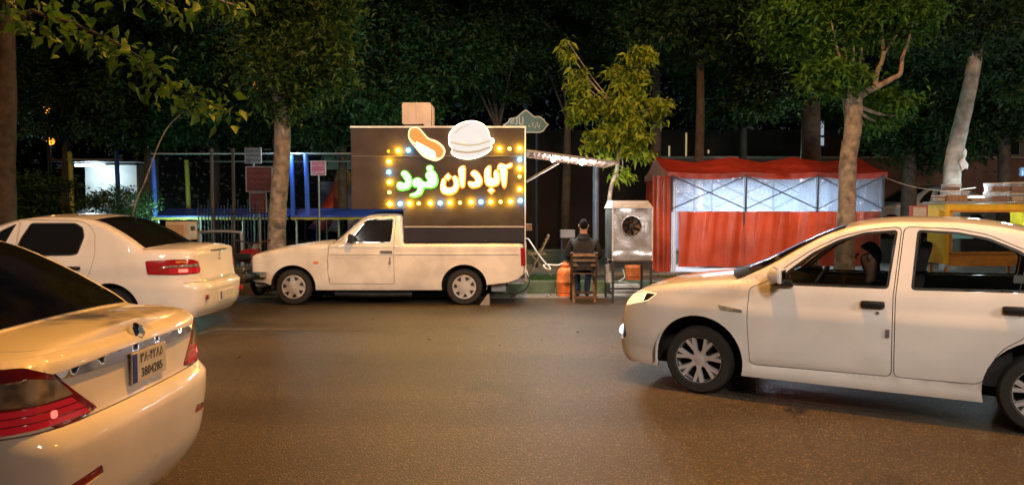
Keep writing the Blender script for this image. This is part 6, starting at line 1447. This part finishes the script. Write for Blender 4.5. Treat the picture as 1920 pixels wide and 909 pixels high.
# plane tree right, in front of the tent
b0 = (at(1583,500,13.9).x, 13.9, .2); rp2 = lambda px,py,dy=0: rel(px,py,13.9+dy,b0)
tree('mottled plane tree with forked pale limbs in front of the red tent', b0, [(0,0,0),rp2(1584,440),rp2(1588,380),rp2(1592,300),rp2(1598,240),rp2(1598,185)], [.19,.165,.155,.15,.15,.17],
     [(rp2(1560,140), (.60,.6,.30), 44, 70, .16),(rp2(1640,25,.3), (1.15,1.0,.5), 100, 90, .22),(rp2(1520,40,.5), (.9,.8,.7), 70, 80, .24),(rp2(1665,200,.9), (.5,.5,.4), 26, 50, .18)], bark, leafD, .12, 5, limbs=2,
     branches=[([rp2(1598,190),rp2(1625,172),rp2(1650,160),rp2(1672,148),rp2(1688,138),rp2(1692,110),rp2(1702,80),rp2(1712,40)],.07,.02),([rp2(1640,165),rp2(1645,135),rp2(1655,110),rp2(1655,80),rp2(1650,40)],.05,.025),([rp2(1655,105),rp2(1668,85),rp2(1682,65)],.03,.012),([rp2(1605,180),rp2(1618,150),rp2(1640,138)],.03,.012)], burl=((1.3,.2,.5),(2.2,-.2,.5)), group='plane trees on the verge')
# young tree by the awning
b0 = (at(1142,500,14.0).x, 14.0, .2); rp3 = lambda px,py,dy=0: rel(px,py,14.0+dy,b0)
tree('young leafy tree with slender trunk beside the awning', b0, [(0,0,0),rp3(1143,420),rp3(1146,360),rp3(1155,315),rp3(1160,270),rp3(1165,200)], [.045,.042,.04,.036,.03,.022],
     [(rp3(1160,270), (.74,.6,.34), 40, 28, .11),(rp3(1178,215), (.58,.5,.38), 34, 28, .11),(rp3(1180,140), (.42,.4,.42), 32, 26, .10),(rp3(1095,205), (.30,.3,.3), 20, 30, .09),(rp3(1078,150), (.18,.2,.28), 14, 26, .07),(rp3(1062,95), (.11,.15,.22), 9, 20, .05),(rp3(1205,95), (.22,.2,.2), 12, 22, .08),(rp3(1225,200), (.25,.3,.2), 12, 26, .10),(rp3(1165,325), (.22,.2,.14), 7, 20, .08)],
     bark, leafC, .135, 8, limbs=2, group='young trees', droop=.55, asp=.38)
# pale leaning tree right
b0 = (at(1782,480,16.6).x, 16.6, .2); rp4 = lambda px,py,dy=0: rel(px,py,16.6+dy,b0)
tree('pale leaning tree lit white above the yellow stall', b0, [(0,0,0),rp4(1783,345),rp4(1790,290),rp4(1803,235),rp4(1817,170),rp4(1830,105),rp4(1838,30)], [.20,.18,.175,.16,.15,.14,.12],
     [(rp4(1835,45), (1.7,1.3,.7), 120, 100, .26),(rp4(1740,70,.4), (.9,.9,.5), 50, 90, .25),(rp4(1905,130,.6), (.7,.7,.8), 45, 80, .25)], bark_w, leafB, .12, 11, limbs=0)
rag = MB().grid(10, 12, lambda u,v: (.06*math.cos(u*2*PI)*(.5+v*.9)+.03*math.sin(v*9), -.02+.05*math.sin(u*2*PI)*(.5+v*.7), -.42*v+.04*math.sin(u*9))).build('knotted_cloth', mat('white_rag', (.55,.56,.58), .8), smooth=True)
p = at(1806,282,16.40); rag.location = p; tag(rag, 'white rag knotted round the pale leaning trunk', 'rag')
# trees of the park: (pixel of trunk, depth, trunk top pixel, radius, leaf, label)
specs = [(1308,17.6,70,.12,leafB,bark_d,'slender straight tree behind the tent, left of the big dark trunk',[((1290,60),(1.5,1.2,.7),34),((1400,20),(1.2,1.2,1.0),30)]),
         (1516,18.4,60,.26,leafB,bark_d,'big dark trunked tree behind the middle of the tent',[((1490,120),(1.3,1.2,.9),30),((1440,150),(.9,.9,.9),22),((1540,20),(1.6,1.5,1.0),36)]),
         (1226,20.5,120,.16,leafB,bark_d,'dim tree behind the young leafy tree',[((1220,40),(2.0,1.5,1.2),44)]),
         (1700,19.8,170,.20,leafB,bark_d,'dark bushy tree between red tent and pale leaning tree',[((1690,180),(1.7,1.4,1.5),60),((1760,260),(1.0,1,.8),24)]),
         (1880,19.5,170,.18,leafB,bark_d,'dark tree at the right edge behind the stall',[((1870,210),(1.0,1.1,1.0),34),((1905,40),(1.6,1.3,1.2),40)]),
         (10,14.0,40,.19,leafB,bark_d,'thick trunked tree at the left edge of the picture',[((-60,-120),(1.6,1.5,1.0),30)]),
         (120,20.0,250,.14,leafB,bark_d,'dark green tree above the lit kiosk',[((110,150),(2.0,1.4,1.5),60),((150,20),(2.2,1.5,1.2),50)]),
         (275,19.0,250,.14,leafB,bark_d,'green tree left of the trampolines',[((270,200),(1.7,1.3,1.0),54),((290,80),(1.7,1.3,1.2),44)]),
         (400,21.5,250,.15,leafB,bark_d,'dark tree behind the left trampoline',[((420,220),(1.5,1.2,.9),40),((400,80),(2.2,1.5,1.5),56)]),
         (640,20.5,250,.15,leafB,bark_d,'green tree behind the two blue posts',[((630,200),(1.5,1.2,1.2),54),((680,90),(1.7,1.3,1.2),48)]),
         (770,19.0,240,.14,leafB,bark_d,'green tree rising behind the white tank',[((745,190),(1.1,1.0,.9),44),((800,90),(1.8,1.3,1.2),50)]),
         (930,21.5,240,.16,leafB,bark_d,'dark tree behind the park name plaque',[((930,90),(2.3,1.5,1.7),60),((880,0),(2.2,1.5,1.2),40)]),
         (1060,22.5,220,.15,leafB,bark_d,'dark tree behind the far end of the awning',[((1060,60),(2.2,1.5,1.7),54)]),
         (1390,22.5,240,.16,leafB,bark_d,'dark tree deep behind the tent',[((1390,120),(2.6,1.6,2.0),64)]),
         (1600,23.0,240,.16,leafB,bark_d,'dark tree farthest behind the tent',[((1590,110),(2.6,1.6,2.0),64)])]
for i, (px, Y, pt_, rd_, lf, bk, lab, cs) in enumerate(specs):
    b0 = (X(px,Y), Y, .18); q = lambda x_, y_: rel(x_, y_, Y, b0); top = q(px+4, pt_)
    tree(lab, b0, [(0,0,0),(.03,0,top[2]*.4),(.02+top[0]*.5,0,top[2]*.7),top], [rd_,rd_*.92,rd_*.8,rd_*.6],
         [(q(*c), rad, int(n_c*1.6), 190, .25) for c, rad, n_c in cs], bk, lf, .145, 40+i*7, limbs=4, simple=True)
# dark shrubs
for i, (px, py, Y, wx, wz, lab) in enumerate(((85,372,16.5,.75,.55,'dark round shrub behind the roof of the rear saloon'),(228,385,16.2,.80,.42,'dark round shrub below the lit kiosk'),(30,380,16.0,.6,.6,'dark shrub at the far left behind the saloon'))):
    t = thing('shrub', lab, 'shrub', (X(px,Y),Y,.18), 0, 'dark shrubs'); zc_ = Z(py,Y)-.18
    C = np.concatenate([clumps((0,0,zc_),(wx,.6,wz),90,40,.12,70+i,.3)[1], clumps((0,0,zc_*.45),(wx*.9,.6,zc_*.45),70,30,.12,90+i,.3)[1]])
    link('foliage', leaf_mesh('foliage', C, .07, .1, .5, 60+i), leafB, t); MB().tube([(0,0,0),(0,0,zc_)],[.05,.02],7).build('stem', bark_d, t)
sp = thing('leaning_sapling', 'thin bare leaning stem behind the rear saloon', 'sapling', (X(246,14.4),14.4,.2), 0)
q = lambda a,b_: rel(a,b_,14.4,sp.location)
MB().tube(smooth_path([(0,0,0),q(250,400),q(272,340),q(300,265),q(322,230),q(352,205)],5), list(np.linspace(.02,.008,26)), 7).build('stem', bark, sp, smooth=True)
cc, pp = clumps(q(372,200),(.3,.25,.2),10,18,.12,5); link('crown', leaf_mesh('crown', pp, .12, .4, .4, 3), leafA, sp)
# near branch hanging into the top left corner: tree on the near pavement
nt_ = thing('near_tree', 'blurred yellow green branch hanging in from a near tree, top left', 'tree', (-4.6,-.2,.13), 0)
def nr(px,py,Y): p = at(px,py,Y); return Vector((p.x+4.6,p.y+.2,p.z-.13))
MB().tube(smooth_path([(0,0,0),(.02,.05,1.6),(.1,.2,3.2),(.3,.6,4.6)],5), list(np.linspace(.17,.11,16)), 12).build('trunk', bark, nt_, smooth=True)
main = smooth_path([(.3,.6,4.6),(1.2,1.6,4.3),nr(-60,-60,3.3),nr(60,20,3.5),nr(150,50,3.6),nr(250,100,3.7),nr(330,165,3.8),nr(420,205,3.85)],5)
MB().tube(main, list(np.linspace(.014,.003,len(main))), 7).build('limb', bark_d, nt_, smooth=True)
tw = [[nr(20,-40,3.5),nr(30,30,3.5),nr(45,45,3.5)],[nr(200,-60,3.9),nr(290,-10,3.9),nr(330,20,3.9)],[nr(330,-60,4.0),nr(400,-5,4.0),nr(460,15,4.0)]]
pts = [p for p in main[18:]]
r = random.Random(3); C = []
for p in main[17:]:
    for k in range(13): C.append(tuple(p+Vector((r.gauss(0,.06),r.gauss(0,.10),r.gauss(-.01,.05)))))
for a in tw:
    pp = smooth_path(a, 6); MB().tube(pp, .006, 5).build('twig', bark, nt_)
    for p in pp[3:]:
        for k in range(4): C.append(tuple(p+Vector((r.gauss(0,.05),r.gauss(0,.08),r.gauss(-.01,.03)))))
for k in range(70): C.append(tuple(nr(r.uniform(0,360), r.gauss(-5,22), 3.7)))
link('crown', leaf_mesh('crown', np.array(C), .056, .6, .7, 9), mat_leaf('near_leaves', (.045,.13,.015), (.11,.23,.03)), nt_)
r_ = np.random.default_rng(12)
cc, pp = clumps((.3,.3,6.3),(2.0,2.0,1.2),60,40,.3,44); link('crown', leaf_mesh('crown', pp, .10, .3, .45, 10), leafA, nt_)
# dark mass of woodland closing the view behind everything
P = np.stack([r_.uniform(-30,30,95000), r_.uniform(32,36,95000), .2+11*r_.uniform(0,1,95000)],1)
tag(link('far_woodland', leaf_mesh('far_woodland', P, .40, .3, .6, 21, simple=True), mat_leaf('woodland_leaves', (.006,.016,.008), (.014,.035,.015))), 'dark mass of trees closing the view behind the park', 'woodland', kind='stuff')

# added hidden lights that brighten trees and trampolines; only the far right lamp is real
def floodlight(label, loc, colr, power, aim):
    t = thing('post_light', label, 'floodlight', (loc[0],loc[1],.18), 0, 'park floodlights')
    MB().tube([(0,0,0),(0,0,loc[2]-.3)], .04, 8).build('post', darkst, t); MB().box((0,0,loc[2]-.18),(.26,.12,.20)).build('lamp_head', darkst, t, bevel=.015)
    l = bpy.data.lights.new('flood','POINT'); l.energy = power; l.color = colr; l.shadow_soft_size = .12; o = bpy.data.objects.new('flood', l); COL.objects.link(o); o.parent = t
    o.location = Vector((0,0,loc[2]-.18))+(Vector(aim)-Vector(loc)).normalized()*.25
floodlight('added light hidden behind the food truck box, brightening the trees', (-1.9,16.2,2.2), (.50,1,.68), 120, (-2.6,19,5))
floodlight('floodlight on a post low among the shrubs behind the rear saloon', (-7.6,16.3,1.0), (.5,1,.8), 70, (-8.4,20,5))  # unseen source, added to light the trampolines and trees from in front
floodlight('added light behind the plane trunk, brightening the trampolines', (-5.25,16.9,3.0), (.65,.9,1), 55, (-4,17.2,2))
floodlight('added light hidden behind the tent roof, brightening the trees', (7.2,19.0,2.4), (.7,1,.7), 60, (7.5,19,6))
floodlight('bright cool lamp on a post at the far right edge', (at(1925,322,16.2).x,16.2,at(1925,322,16.2).z), (.6,.95,1), 45, (9,15,2))
